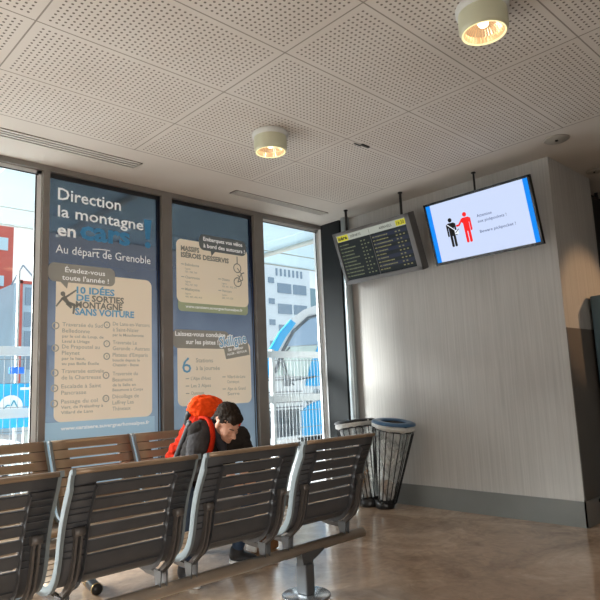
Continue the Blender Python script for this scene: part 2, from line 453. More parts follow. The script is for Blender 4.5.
M_disc = mat('speaker_disc', (0.34, 0.32, 0.28), 0.6)
for x, y, r, lb in ((4.81, 1.90, 0.10, 'round flat ceiling disc in front of the wall corner by the lit screen'), (5.87, 2.0, 0.075, 'small round ceiling disc against the side face of the grey wall')):
    t = thing('ceiling_speaker', lb, 'ceiling speaker', (x, y, ZC), 'round discs in the plain ceiling border')
    bm = bmesh.new(); lathe(bm, [(0, 0), (r, 0), (r, -0.006), (r * 0.93, -0.011), (0, -0.011)]); obj('plate', bm, M_disc, t)
    bm = bmesh.new(); lathe(bm, [(0, -0.010), (r * 0.13, -0.011), (r * 0.10, -0.02), (0, -0.022)], seg=16); obj('knob', bm, M_slot, t)
bm = bmesh.new(); box(bm, 3.60, 3.69, 2.955, 2.975, -0.012 + ZC, ZC); box(bm, 3.54, 3.62, 2.985, 2.997, ZC - 0.006, ZC)
tag(obj('ceiling_clip', bm, M_slot), 'small dark metal clip at a joint of the perforated ceiling', 'clip')  # thin dark boxes standing in for a rip in the ceiling

# ------------------------------------------------------------------ posters on the glass
def lin(r, g, b): return tuple(((c / 255) ** 2.2) for c in (r, g, b))
G1 = [(0.0, lin(150, 180, 202)), (0.30, lin(138, 165, 188)), (0.47, lin(120, 138, 162)), (0.66, lin(92, 106, 130)), (0.82, lin(30, 46, 76)), (1.0, lin(8, 17, 36))]  # darkening upward imitates canopy-dimmed daylight, put into the poster's blue
M_print_light = film('poster_sky_print', (0.2, 0.3, 0.4), 0.09, 0.55, grad=G1, glow=0.30)
M_card = film('poster_cream', lin(222, 207, 182), 0.15, 0.5, glow=0.34)
M_bub = film('poster_grey_bubble', lin(140, 138, 130), 0.03, 0.35, glow=0.25)
M_bubd = film('poster_dark_bubble', lin(98, 102, 102), 0.03, 0.35, glow=0.22)
M_green = film('poster_green_band', lin(150, 158, 128), 0.05, 0.4, glow=0.30)
M_lband = film('poster_blue_band', lin(150, 180, 198), 0.06, 0.5, glow=0.38)
M_wht = film('poster_white_ink', lin(222, 222, 220), 0.0, 0.40, glow=0.30)
M_blu = film('poster_blue_ink', lin(70, 122, 158), 0.0, 0.35, glow=0.25)
M_blu2 = film('poster_soft_blue_ink', lin(105, 150, 178), 0.0, 0.35, glow=0.28)
M_gry = film('poster_grey_ink', lin(122, 120, 112), 0.0, 0.3, glow=0.25)
M_gryl = film('poster_pale_grey_ink', lin(150, 148, 136), 0.0, 0.3, glow=0.28)
YP = YG + 0.040
def flat(bm, pts, y): 
    vs = [bm.verts.new((x, y, z)) for x, z in pts]
    bm.faces.new(vs)
yl = [YP - 0.0015 * k for k in range(6)]

P1 = thing('window_poster', 'tall blue window poster reading Direction la montagne en cars', 'poster', (2.38, YP, 0.14), 'tall posters stuck on the glass wall')
inv = Matrix.Translation((-2.38, -YP, -0.14))
def pieces(name, bm, m, root):
    """every marked run of the mesh (one line of writing) becomes a part of its own"""
    rg = RANGES.pop(id(bm), [])
    if len(rg) < 1 or (len(rg) == 1 and rg[0] == (0, len(bm.verts))): return obj(name, bm, m, root, fix=False)
    bm.verts.index_update(); own = {}
    for k, (a, b_) in enumerate(rg):
        for i in range(a, b_): own[i] = k
    sets = {}
    for f in bm.faces: sets.setdefault(own.get(f.verts[0].index, -1), []).append([tuple(v.co) for v in f.verts])
    o = None
    for k in sorted(sets):
        b2 = bmesh.new(); seen = {}
        for f in sets[k]:
            vs = []
            for c in f:
                if c not in seen: seen[c] = b2.verts.new(c)
                vs.append(seen[c])
            try: b2.faces.new(vs)
            except ValueError: pass
        o = obj(name if k >= 0 else name.replace('lettering', 'mark'), b2, m, root, fix=False)
    bm.free(); return o
def part(name, bm, m, root, invm):
    bmesh.ops.transform(bm, matrix=invm, verts=bm.verts[:])
    return pieces(name, bm, m, root)
# background keeps world coordinates for its gradient: object origin is shifted, so offset is put back in the mesh
def background(root, x0, x1, z0, z1, m):
    bm = bmesh.new(); flat(bm, [(x0, z0), (x1, z0), (x1, z1), (x0, z1)], YP + 0.003)
    o = obj('background', bm, m, root, fix=False); o.matrix_parent_inverse = Matrix.Translation(-root.location); return o
background(P1, 1.862, 2.900, 0.14, 3.072, M_print_light)
bm = bmesh.new(); flat(bm, [(1.862, 0.5), (2.84, 0.5), (2.84, 1.02), (1.862, 1.02)], yl[0]); part('blue_band', bm, M_lband, P1, inv)
bm = bmesh.new(); flat(bm, rrect(1.928, 2.815, 1.02, 2.265, 0.06), yl[1]); part('card', bm, M_card, P1, inv)
bm = bmesh.new()
flat(bm, rrect(1.862, 2.45, 2.175, 2.335, 0.05), yl[2])
flat(bm, [(1.96, 2.18), (2.03, 2.18), (2.02, 2.12)], yl[2])
part('speech_bubble', bm, M_bub, P1, inv)
bm = bmesh.new(); y = yl[4]
text(bm, 'Direction', 1.928, 2.885, 0.105, 0.575, y, 0.015)
text(bm, 'la montagne', 1.930, 2.735, 0.10, 0.80, y, 0.015)
text(bm, 'en', 1.928, 2.572, 0.105, 0.160, y, 0.03)
text(bm, 'Au départ de Grenoble', 1.918, 2.420, 0.072, 0.885, y, 0.0)
text(bm, 'Évadez-vous', 2.00, 2.262, 0.043, 0.355, y, 0.02)
text(bm, "toute l'année !", 1.975, 2.195, 0.043, 0.415, y, 0.02)
text(bm, 'www.carsisere.auvergnerhonealpes.fr', 1.985, 0.955, 0.030, 0.80, y, 0.03)
n0 = len(bm.verts); tube(bm, [(2.24 + 0.16 * i / 8, y, 2.475 + 0.018 * math.sin(PI * (0.3 + 0.5 * i / 8)) + 0.01 * i / 8) for i in range(9)], 0.0035, 6); mark(bm, n0); n0 = len(bm.verts)
flat(bm, [(2.29, 0.868), (2.80, 0.868), (2.80, 0.882), (2.29, 0.882)], y); mark(bm, n0)
part('white_lettering', bm, M_wht, P1, inv)
bm = bmesh.new()
text(bm, 'cars', 2.125, 2.572, 0.165, 0.470, y, 0.045)
n0 = len(bm.verts); flat(bm, [(2.755, 2.655), (2.795, 2.655), (2.815, 2.845), (2.735, 2.845)], y); flat(bm, disc_pts(2.775, 2.60, 0.03), y); mark(bm, n0)
part('blue_lettering', bm, M_blu, P1, inv)
bm = bmesh.new()
text(bm, '10 IDÉES', 2.100, 2.090, 0.056, 0.345, y, 0.05)
text(bm, 'DE', 2.100, 2.027, 0.052, 0.115, y, 0.05)
text(bm, 'SANS VOITURE', 2.090, 1.905, 0.056, 0.545, y, 0.05)
part('title_lettering', bm, M_blu2, P1, inv)
bm = bmesh.new()
text(bm, 'SORTIES', 2.235, 2.027, 0.052, 0.30, y, 0.05)
text(bm, 'MONTAGNE', 2.095, 1.966, 0.054, 0.425, y, 0.05)
part('dark_lettering', bm, M_gry, P1, inv)
bm = bmesh.new()    # little climber swinging beside the title
flat(bm, disc_pts(1.985, 2.075, 0.020, 14), y)
for a, b_, w in (((1.985, 2.05), (2.03, 2.00), 0.022), ((2.00, 2.04), (2.10, 2.115), 0.009), ((1.985, 2.04), (1.93, 1.965), 0.009), ((2.03, 2.0), (2.09, 1.985), 0.016), ((2.085, 1.99), (2.075, 1.91), 0.011), ((2.02, 2.0), (2.06, 1.96), 0.015)):
    a = Vector((a[0], a[1])); b_ = Vector((b_[0], b_[1])); d = (b_ - a).normalized() * w; n = Vector((-d.y, d.x))
    flat(bm, [tuple(a + n), tuple(a - n), tuple(b_ - n * 0.7), tuple(b_ + n * 0.7)], y)
part('climber_figure', bm, M_gry, P1, inv)
bm = bmesh.new()
def entry(x, zc, lines, w, num, bx):
    n0 = len(bm.verts); ring_xz(bm, bx, zc, 0.021, 0.031, y, y + 0.0005)
    text(bm, num, bx - (0.006 if len(num) == 1 else 0.013), zc - 0.011, 0.022, None, y, rec=False); mark(bm, n0)
    z = zc
    for k, (s, big, ww) in enumerate(lines):
        z -= 0.0 if k == 0 else (0.052 if big else 0.042)
        text(bm, s, x, z - 0.002, 0.033 if big else 0.024, ww, y, 0.006 if big else 0.02)
for a in (
    (1.985, 1.805, [('Traversée du Sud', 1, .35), ('Belledonne', 1, .235), ('par le col du Loup, de', 0, .36), ('Laval à Uriage', 0, .235)], 0, '1', 1.93),
    (1.985, 1.620, [('De Prapoutel au', 1, .325), ('Pleynet', 1, .15), ('par le haut,', 0, .20), ('au pas Belle Étoile', 0, .32)], 0, '2', 1.93),
    (1.985, 1.418, [('Traversée estivale', 1, .365), ('de la Chartreuse', 1, .34)], 0, '3', 1.93),
    (1.985, 1.294, [('Escalade à Saint', 1, .34), ('Pancrasse', 1, .21)], 0, '4', 1.93),
    (1.985, 1.171, [('Passage du col', 1, .31), ('Vert, de Prélenfrey à', 0, .36), ('Villard de Lans', 0, .27)], 0, '5', 1.93),
    (2.43, 1.830, [('De Lans-en-Vercors', 1, .36), ('à Saint-Nizier', 1, .25), ('par le Moucherotte', 0, .30)], 0, '6', 2.375),
    (2.43, 1.665, [('Traversée Le', 1, .23), ('Gerande - Autrans', 1, .36)], 0, '7', 2.375),
    (2.43, 1.556, [("Plateau d'Emparis", 1, .34), ('boucle depuis le', 0, .26), ('Chazelet - Besse', 0, .25)], 0, '8', 2.375),
    (2.43, 1.392, [('Traversée du', 1, .24), ('Beaumont', 1, .19), ('de la Salle en', 0, .22), ('Beaumont à Corps', 0, .29)], 0, '9', 2.37),
    (2.43, 1.195, [('Décollage de', 1, .25), ('Laffrey Les', 1, .20), ('Théneaux', 1, .17)], 0, '10', 2.37)):
    entry(*a)
part('list_lettering', bm, M_gryl, P1, inv)

P2 = thing('window_poster', 'narrower blue window poster with two cream cards about massifs and ski stations', 'poster', (3.53, YP, 0.14), 'tall posters stuck on the glass wall')
inv2 = Matrix.Translation((-3.53, -YP, -0.14))
background(P2, 3.032, 4.035, 0.14, 3.072, M_print_light)
bm = bmesh.new(); flat(bm, rrect(3.10, 3.955, 2.00, 2.20, 0.04), yl[0]); part('green_band', bm, M_green, P2, inv2)
bm = bmesh.new(); flat(bm, rrect(3.085, 3.965, 2.085, 2.715, 0.06), yl[1]); part('card', bm, M_card, P2, inv2)
bm = bmesh.new(); flat(bm, rrect(3.35, 3.95, 2.635, 2.800, 0.06), yl[2]); flat(bm, [(3.49, 2.64), (3.55, 2.64), (3.50, 2.585)], yl[2]); part('speech_bubble', bm, M_bubd, P2, inv2)
bm = bmesh.new(); flat(bm, rrect(3.085, 3.970, 1.09, 1.715, 0.06), yl[1]); part('card', bm, M_card, P2, inv2)
bm = bmesh.new(); flat(bm, rrect(3.032, 3.700, 1.640, 1.820, 0.06), yl[2]); part('speech_bubble', bm, M_bub, P2, inv2)
bm = bmesh.new()
text(bm, 'Embarquez vos vélos', 3.40, 2.735, 0.040, 0.50, y, 0.035)
text(bm, 'à bord des autocars !', 3.40, 2.665, 0.040, 0.53, y, 0.035)
text(bm, 'www.carsisere.auvergnerhonealpes.fr', 3.18, 2.035, 0.028, 0.70, y, 0.03)
text(bm, 'Laissez-vous conduire', 3.06, 1.758, 0.044, 0.59, y, 0.04)
text(bm, 'sur les pistes !', 3.18, 1.682, 0.044, 0.38, y, 0.04)
part('white_lettering', bm, M_wht, P2, inv2)
bm = bmesh.new()
text(bm, 'MASSIFS', 3.135, 2.60, 0.048, 0.215, y, 0.06)
text(bm, 'ISÉROIS DESSERVIS', 3.135, 2.535, 0.048, 0.58, y, 0.06)
part('dark_lettering', bm, M_gry, P2, inv2)
bm = bmesh.new()
for x, z, h, s in ((3.18, 2.452, 'Belledonne', ('Lignes', '707, 708, 709')), (3.18, 2.325, 'Chartreuse', ('Lignes', '702, 707, 708')), (3.18, 2.205, 'Matheysine', ('Lignes', '400, 405, 406, 410')),
                   (3.62, 2.345, 'Oisans', ('Lignes', '300, 301, 302, 303')), (3.62, 2.225, 'Vercors', ('Lignes', '500, 510, 520'))):
    n0 = len(bm.verts); flat(bm, [(x - 0.045, z + 0.008), (x - 0.01, z + 0.008), (x - 0.01, z + 0.016), (x - 0.045, z + 0.016)], y); mark(bm, n0)
    text(bm, h, x, z, 0.026, None, y, 0.02); text(bm, s[0], x, z - 0.038, 0.018, None, y, 0.01); text(bm, s[1], x, z - 0.070, 0.018, None, y, 0.01)
for x, z, s in ((3.23, 1.335, "L'Alpe d'Huez"), (3.23, 1.265, 'Les 2 Alpes'), (3.23, 1.195, 'Chamrousse'), (3.66, 1.345, 'Villard-de-Lans'), (3.66, 1.295, 'Corrençon'), (3.66, 1.225, 'Alpe du Grand'), (3.66, 1.175, 'Serre')):
    text(bm, s, x, z, 0.032, 0.23 if len(s) > 10 else 0.15, y, 0.01)
for x, z in ((3.18, 1.345), (3.18, 1.275), (3.18, 1.205), (3.61, 1.355), (3.61, 1.235)):
    n0 = len(bm.verts); flat(bm, [(x - 0.01, z), (x + 0.03, z), (x + 0.03, z + 0.008), (x - 0.01, z + 0.008)], y); mark(bm, n0)
text(bm, 'Stations', 3.29, 1.505, 0.040, 0.20, y, 0.01); text(bm, 'à la journée', 3.29, 1.430, 0.040, 0.28, y, 0.01)
part('list_lettering', bm, M_gryl, P2, inv2)
bm = bmesh.new()
for cz in (2.495, 2.345):
    ring_xz(bm, 3.825, cz, 0.042, 0.052, y, y + 0.0005)
def bar(bm, a, b_, w, y):
    a = Vector(a); b_ = Vector(b_); d = (b_ - a).normalized() * w; n = Vector((-d.y, d.x)); flat(bm, [tuple(a + n), tuple(a - n), tuple(b_ - n), tuple(b_ + n)], y)
for a, b_, w in (((3.825, 2.62), (3.825, 2.545), .006), ((3.825, 2.495), (3.875, 2.44), .005), ((3.825, 2.345), (3.875, 2.44), .005), ((3.825, 2.345), (3.895, 2.375), .005), ((3.875, 2.44), (3.895, 2.375), .005), ((3.875, 2.44), (3.915, 2.455), .006), ((3.825, 2.42), (3.86, 2.40), .005)):
    bar(bm, a, b_, w, y)
part('bicycle_emblem', bm, M_gry, P2, inv2)
bm = bmesh.new(); text(bm, '6', 3.135, 1.405, 0.150, 0.10, y, 0.0); part('blue_number', bm, M_blu2, P2, inv2)
Mt = Matrix.Translation((3.575, 0, 1.640)) @ Matrix.Rotation(math.radians(-9), 4, 'Y')
bm = bmesh.new()
for (x0, x1, z0, z1) in ((0.06, 0.37, -0.115, 0.04),):
    vs = [bm.verts.new(Mt @ Vector((a, yl[3], b_))) for a, b_ in ((x0, z0), (x1, z0 + 0.0), (x1, z1), (x0 - 0.01, z1))]; bm.faces.new(vs)
part('logo_plate', bm, M_bub, P2, inv2)
bm = bmesh.new(); text(bm, 'Skiligne', 0.0, 0.015, 0.105, 0.36, yl[4], 0.09, M=Mt)
text(bm, 'Ski de jour', 0.10, -0.040, 0.030, 0.20, yl[4], 0.03, M=Mt); text(bm, 'ALLER - RETOUR', 0.08, -0.080, 0.022, 0.26, yl[4], 0.03, M=Mt)
part('logo_outline', bm, M_wht, P2, inv2)
bm = bmesh.new(); text(bm, 'Skiligne', 0.006, 0.018, 0.098, 0.348, yl[5], 0.02, M=Mt); part('logo_lettering', bm, M_blu2, P2, inv2)

# ------------------------------------------------------------------ hanging screens
def _unused(): pass
def hang(name, label, cat, x_t, y0, zt, w, h, tilt):
    """root Empty whose local X runs along the picture, local Z up the picture, local -Y is the viewing side"""
    t = thing(name, label, cat)
    wd = Vector((0, -1, 0)); up = Vector((-math.sin(tilt), 0, math.cos(tilt))); yy = up.cross(wd)
    c = Vector((x_t, y0, zt)) + wd * w / 2 - up * h / 2
    Mx = Matrix((wd, yy, up)).transposed().to_4x4(); Mx.translation = c
    t.matrix_world = Mx; t.rotation_euler = Mx.to_euler(); t.location = c
    return t, Mx
tv, TM = hang('information_screen', 'wide black-framed lit screen showing a pickpocket warning with two figures', 'screen', 4.80, 3.223, 2.922, 1.068, 0.605, math.radians(15))
M_tvb = mat('screen_bezel', (0.010, 0.010, 0.012), 0.25)
bm = bmesh.new(); w, h = 0.534, 0.3025
box(bm, -w, w, 0.0, 0.035, -h, h); box(bm, -w, w, -0.012, 0.0, h - 0.022, h); box(bm, -w, w, -0.012, 0.0, -h, -h + 0.026)
box(bm, -w, -w + 0.018, -0.012, 0.0, -h, h); box(bm, w - 0.018, w, -0.012, 0.0, -h, h)
box(bm, -0.3, 0.3, 0.035, 0.06, -0.2, 0.2)
obj('bezel', bm, M_tvb, tv)
bm = bmesh.new(); flat(bm, [(-w + .018, -h + .026), (w - .018, -h + .026), (w - .018, h - .022), (-w + .018, h - .022)], -0.002); obj('display', bm, emis('display_pale_blue', (0.62, 0.72, 0.97), 0.93), tv, fix=False)
M_dblue = emis('display_blue', (0.0, 0.24, 0.87), 1.0)
for a, b_ in ((-w + .018, -w + .065), (w - .065, w - .018)):
    bm = bmesh.new(); flat(bm, [(a, -h + .026), (b_, -h + .026), (b_, h - .022), (a, h - .022)], -0.004); obj('blue_side_bar', bm, M_dblue, tv, fix=False)
def figure(bm, x, z, s, arm):
    yy = -0.006
    flat(bm, disc_pts(x, z + 0.137 * s, 0.021 * s, 18), yy)
    flat(bm, rrect(x - 0.044 * s, x + 0.044 * s, z + 0.06 * s, z + 0.110 * s, 0.02 * s), yy)
    flat(bm, rrect(x - 0.030 * s, x + 0.030 * s, z - 0.02 * s, z + 0.09 * s, 0.004 * s), yy - .0004)
    flat(bm, rrect(x - 0.030 * s, x - 0.004 * s, z - 0.125 * s, z + 0.02 * s, 0.010 * s), yy)
    flat(bm, rrect(x + 0.004 * s, x + 0.030 * s, z - 0.125 * s, z + 0.02 * s, 0.010 * s), yy)
    flat(bm, rrect(x + 0.034 * s, x + 0.052 * s, z - 0.02 * s, z + 0.10 * s, 0.008 * s), yy - .0008)
    if arm == 'both': flat(bm, rrect(x - 0.052 * s, x - 0.034 * s, z - 0.02 * s, z + 0.10 * s, 0.008 * s), yy - .0008)
    else:
        for a, b_ in (((x - 0.035 * s, z + 0.098 * s), (x - 0.075 * s, z + 0.050 * s)), ((x - 0.072 * s, z + 0.052 * s), (x - 0.105 * s, z + 0.050 * s))):
            bar(bm, a, b_, 0.009 * s, yy - .0008)
bm = bmesh.new(); figure(bm, -0.290, -0.035, 0.97, 'both')
for a, b_ in (((-0.215, 0.0), (-0.255, -0.03)),): bar(bm, a, b_, 0.0035, -0.0085)
obj('black_figure', bm, emis('display_black', (0.004, 0.004, 0.004), 0.6), tv, fix=False)
bm = bmesh.new(); bar(bm, (-0.325, 0.060), (-0.255, -0.005), 0.004, -0.0085); flat(bm, rrect(-0.262, -0.222, -0.045, -0.005, 0.006), -0.0080)
obj('white_bag_strap', bm, emis('display_white', (0.85, 0.9, 1.0), 0.95), tv, fix=False)
bm = bmesh.new(); figure(bm, -0.130, -0.020, 1.0, 'reach'); obj('red_figure', bm, emis('display_red', (0.95, 0.012, 0.012), 0.95), tv, fix=False)
bm = bmesh.new()
text(bm, 'Attention', -0.012, 0.060, 0.026, 0.15, -0.006, 0.01); text(bm, 'aux pickpockets !', -0.012, 0.010, 0.026, 0.28, -0.006, 0.01)
text(bm, 'Beware pickpocket !', -0.012, -0.085, 0.026, 0.345, -0.006, 0.01)
pieces('lettering', bm, emis('display_ink', (0.06, 0.10, 0.26), 0.8), tv)
bm = bmesh.new()
p = TM @ Vector((-0.06, 0.05, 0.15)); tube(bm, [(4.95, p.y, ZC), (4.95, p.y, 2.86), (p.x, p.y, p.z)], 0.010, 10); lathe(bm, [(0, 0), (0.022, 0), (0.022, -0.010), (0, -0.010)], (4.95, p.y, ZC), 20)
bmesh.ops.transform(bm, matrix=TM.inverted(), verts=bm.verts[:]); obj('ceiling_pole', bm, M_black, tv)

bd, BM = hang('departure_board', 'grey-framed tilted timetable board of departures and arrivals hanging by the corner', 'display board', 4.80, 4.438, 2.899, 1.034, 0.590, math.radians(19.5))
w, h = 0.517, 0.295
M_bf = mat('board_frame_grey', (0.16, 0.157, 0.155), 0.45, 0.3)
bm = bmesh.new(); box(bm, -w, w, 0.0, 0.09, -h, h)
box(bm, -w, w, -0.02, 0.0, h - 0.035, h); box(bm, -w, w, -0.02, 0.0, -h, -h + 0.045); box(bm, -w, -w + 0.035, -0.02, 0.0, -h, h); box(bm, w - 0.055, w, -0.02, 0.0, -h, h)
obj('frame', bm, M_bf, bd)
bm = bmesh.new(); flat(bm, [(-w + .035, -h + .045), (w - .055, -h + .045), (w - .055, h - .035), (-w + .035, h - .035)], -0.002); obj('display', bm, emis('board_black', (0.010, 0.014, 0.016), 0.9), bd, fix=False)
bm = bmesh.new(); flat(bm, [(-w + .035, h - .108), (w - .055, h - .108), (w - .055, h - .035), (-w + .035, h - .035)], -0.004)
obj('header_strip', bm, emis('board_header', (0.36, 0.38, 0.33), 0.9), bd, fix=False)
bm = bmesh.new(); flat(bm, [(-w + .045, h - .105), (-w + .20, h - .105), (-w + .20, h - .040), (-w + .045, h - .040)], -0.005); flat(bm, rrect(w - .185, w - .065, h - .100, h - .042, 0.006), -0.005)
obj('yellow_panel', bm, emis('board_yellow', (0.52, 0.48, 0.03), 0.9), bd, fix=False)
bm = bmesh.new()
text(bm, 'isère', -w + .055, h - .088, 0.040, 0.13, -0.007, 0.05)
text(bm, 'DÉPARTS', -w + .235, h - .085, 0.026, 0.145, -0.007, 0.01); text(bm, 'ARRIVÉES', 0.115, h - .085, 0.026, 0.165, -0.007, 0.01)
text(bm, '16:30', w - .172, h - .088, 0.036, 0.095, -0.007, 0.02)
flat(bm, [(-0.022, h - .1), (-0.019, h - .1), (-0.019, h - .045), (-0.022, h - .045)], -0.007)
pieces('header_lettering', bm, emis('board_ink', (0.03, 0.035, 0.03), 0.6), bd)
bm = bmesh.new()
for k in range(10):
    z = h - .150 - k * 0.0392
    if k % 2 == 0: n0 = len(bm.verts); flat(bm, [(0.0, z - .018), (w - .055, z - .018), (w - .055, z + .020), (0.0, z + .020)], -0.0035); mark(bm, n0)
pieces('row_band', bm, emis('board_row_blue', (0.018, 0.024, 0.045), 0.9), bd)
rr = random.Random(3)
for nm, side in (('timetable_row', 0), ('timetable_row', 1)):
    bm = bmesh.new()
    for k in range(10):
        z = h - .150 - k * 0.0392; n0 = len(bm.verts)
        xs = -w + .050 if side == 0 else 0.0
        def dash(x0, x1): flat(bm, [(x0, z - .006), (x1, z - .006), (x1, z + .007), (x0, z + .007)], -0.006)
        x = xs; 
        for i in range(2): dash(x, x + 0.012); x += 0.017
        x += 0.01; end = xs + 0.10 + rr.random() * 0.14
        while x < end: q = 0.006 + rr.random() * 0.012; dash(x, x + q); x += q + 0.005
        for i in range(2 + (k % 2)): dash(xs + 0.30 + i * 0.045, xs + 0.322 + i * 0.045)
        mark(bm, n0)
    pieces(nm, bm, emis('board_text_%d' % side, (0.15, 0.17, 0.10) if side == 0 else (0.20, 0.19, 0.09), 0.9), bd)
bm = bmesh.new(); box(bm, -0.022, -0.017, -0.006, -0.003, -h + .045, h - .108); obj('divider', bm, M_bf, bd)
for xx in (-0.36, 0.39):
    bm = bmesh.new(); p = BM @ Vector((xx, 0.05, h - 0.02)); tube(bm, [(p.x + 0.0, p.y, p.z), (p.x, p.y, ZC)], 0.014, 10); lathe(bm, [(0, 0), (0.024, 0), (0.024, -0.012), (0, -0.012)], (p.x, p.y, ZC), 16)
    bmesh.ops.transform(bm, matrix=BM.inverted(), verts=bm.verts[:]); obj('ceiling_pole', bm, M_black, bd)

# ------------------------------------------------------------------ beam seating
W, P = 0.61, 0.66
PROF = [(-.250, .893), (-.256, .905), (-.248, .914), (-.236, .913), (-.222, .895), (-.205, .850), (-.170, .782), (-.142, .722), (-.122, .664), (-.106, .604), (-.093, .540), (-.070, .475), (-.035, .430), (.012, .405), (.07, .396), (.13, .398), (.19, .403), (.25, .409), (.31, .414), (.365, .416), (.395, .408), (.412, .388)]
def resample(prof, n=6):
    out = []
    for i in range(len(prof) - 1):
        p0 = prof[max(i - 1, 0)]; p1 = prof[i]; p2 = prof[i + 1]; p3 = prof[min(i + 2, len(prof) - 1)]
        for k in range(n):
            t = k / n
            out.append(tuple(0.5 * ((2 * p1[j]) + (-p0[j] + p2[j]) * t + (2 * p0[j] - 5 * p1[j] + 4 * p2[j] - p3[j]) * t * t + (-p0[j] + 3 * p1[j] - 3 * p2[j] + p3[j]) * t ** 3) for j in (0, 1)))
    out.append(prof[-1]); return out
PR = resample(PROF, 5)
def normal(i):
    a = PR[max(i - 1, 0)]; b_ = PR[min(i + 1, len(PR) - 1)]
    dy, dz = b_[0] - a[0], b_[1] - a[1]; L_ = math.hypot(dy, dz) or 1
    return (-dz / L_, dy / L_)      # towards the sitter (front / up)
SL_back = [.848, .786, .724, .664, .603, .540]
SL_pan = [.05, .12, .19, .26, .33]
def in_slit(i):
    y_, z_ = (PR[i][0] + PR[i + 1][0]) / 2, (PR[i][1] + PR[i + 1][1]) / 2
    if z_ > .5: return any(abs(z_ - s) < .0065 for s in SL_back)
    return z_ < .425 and any(abs(y_ - s) < .006 for s in SL_pan)
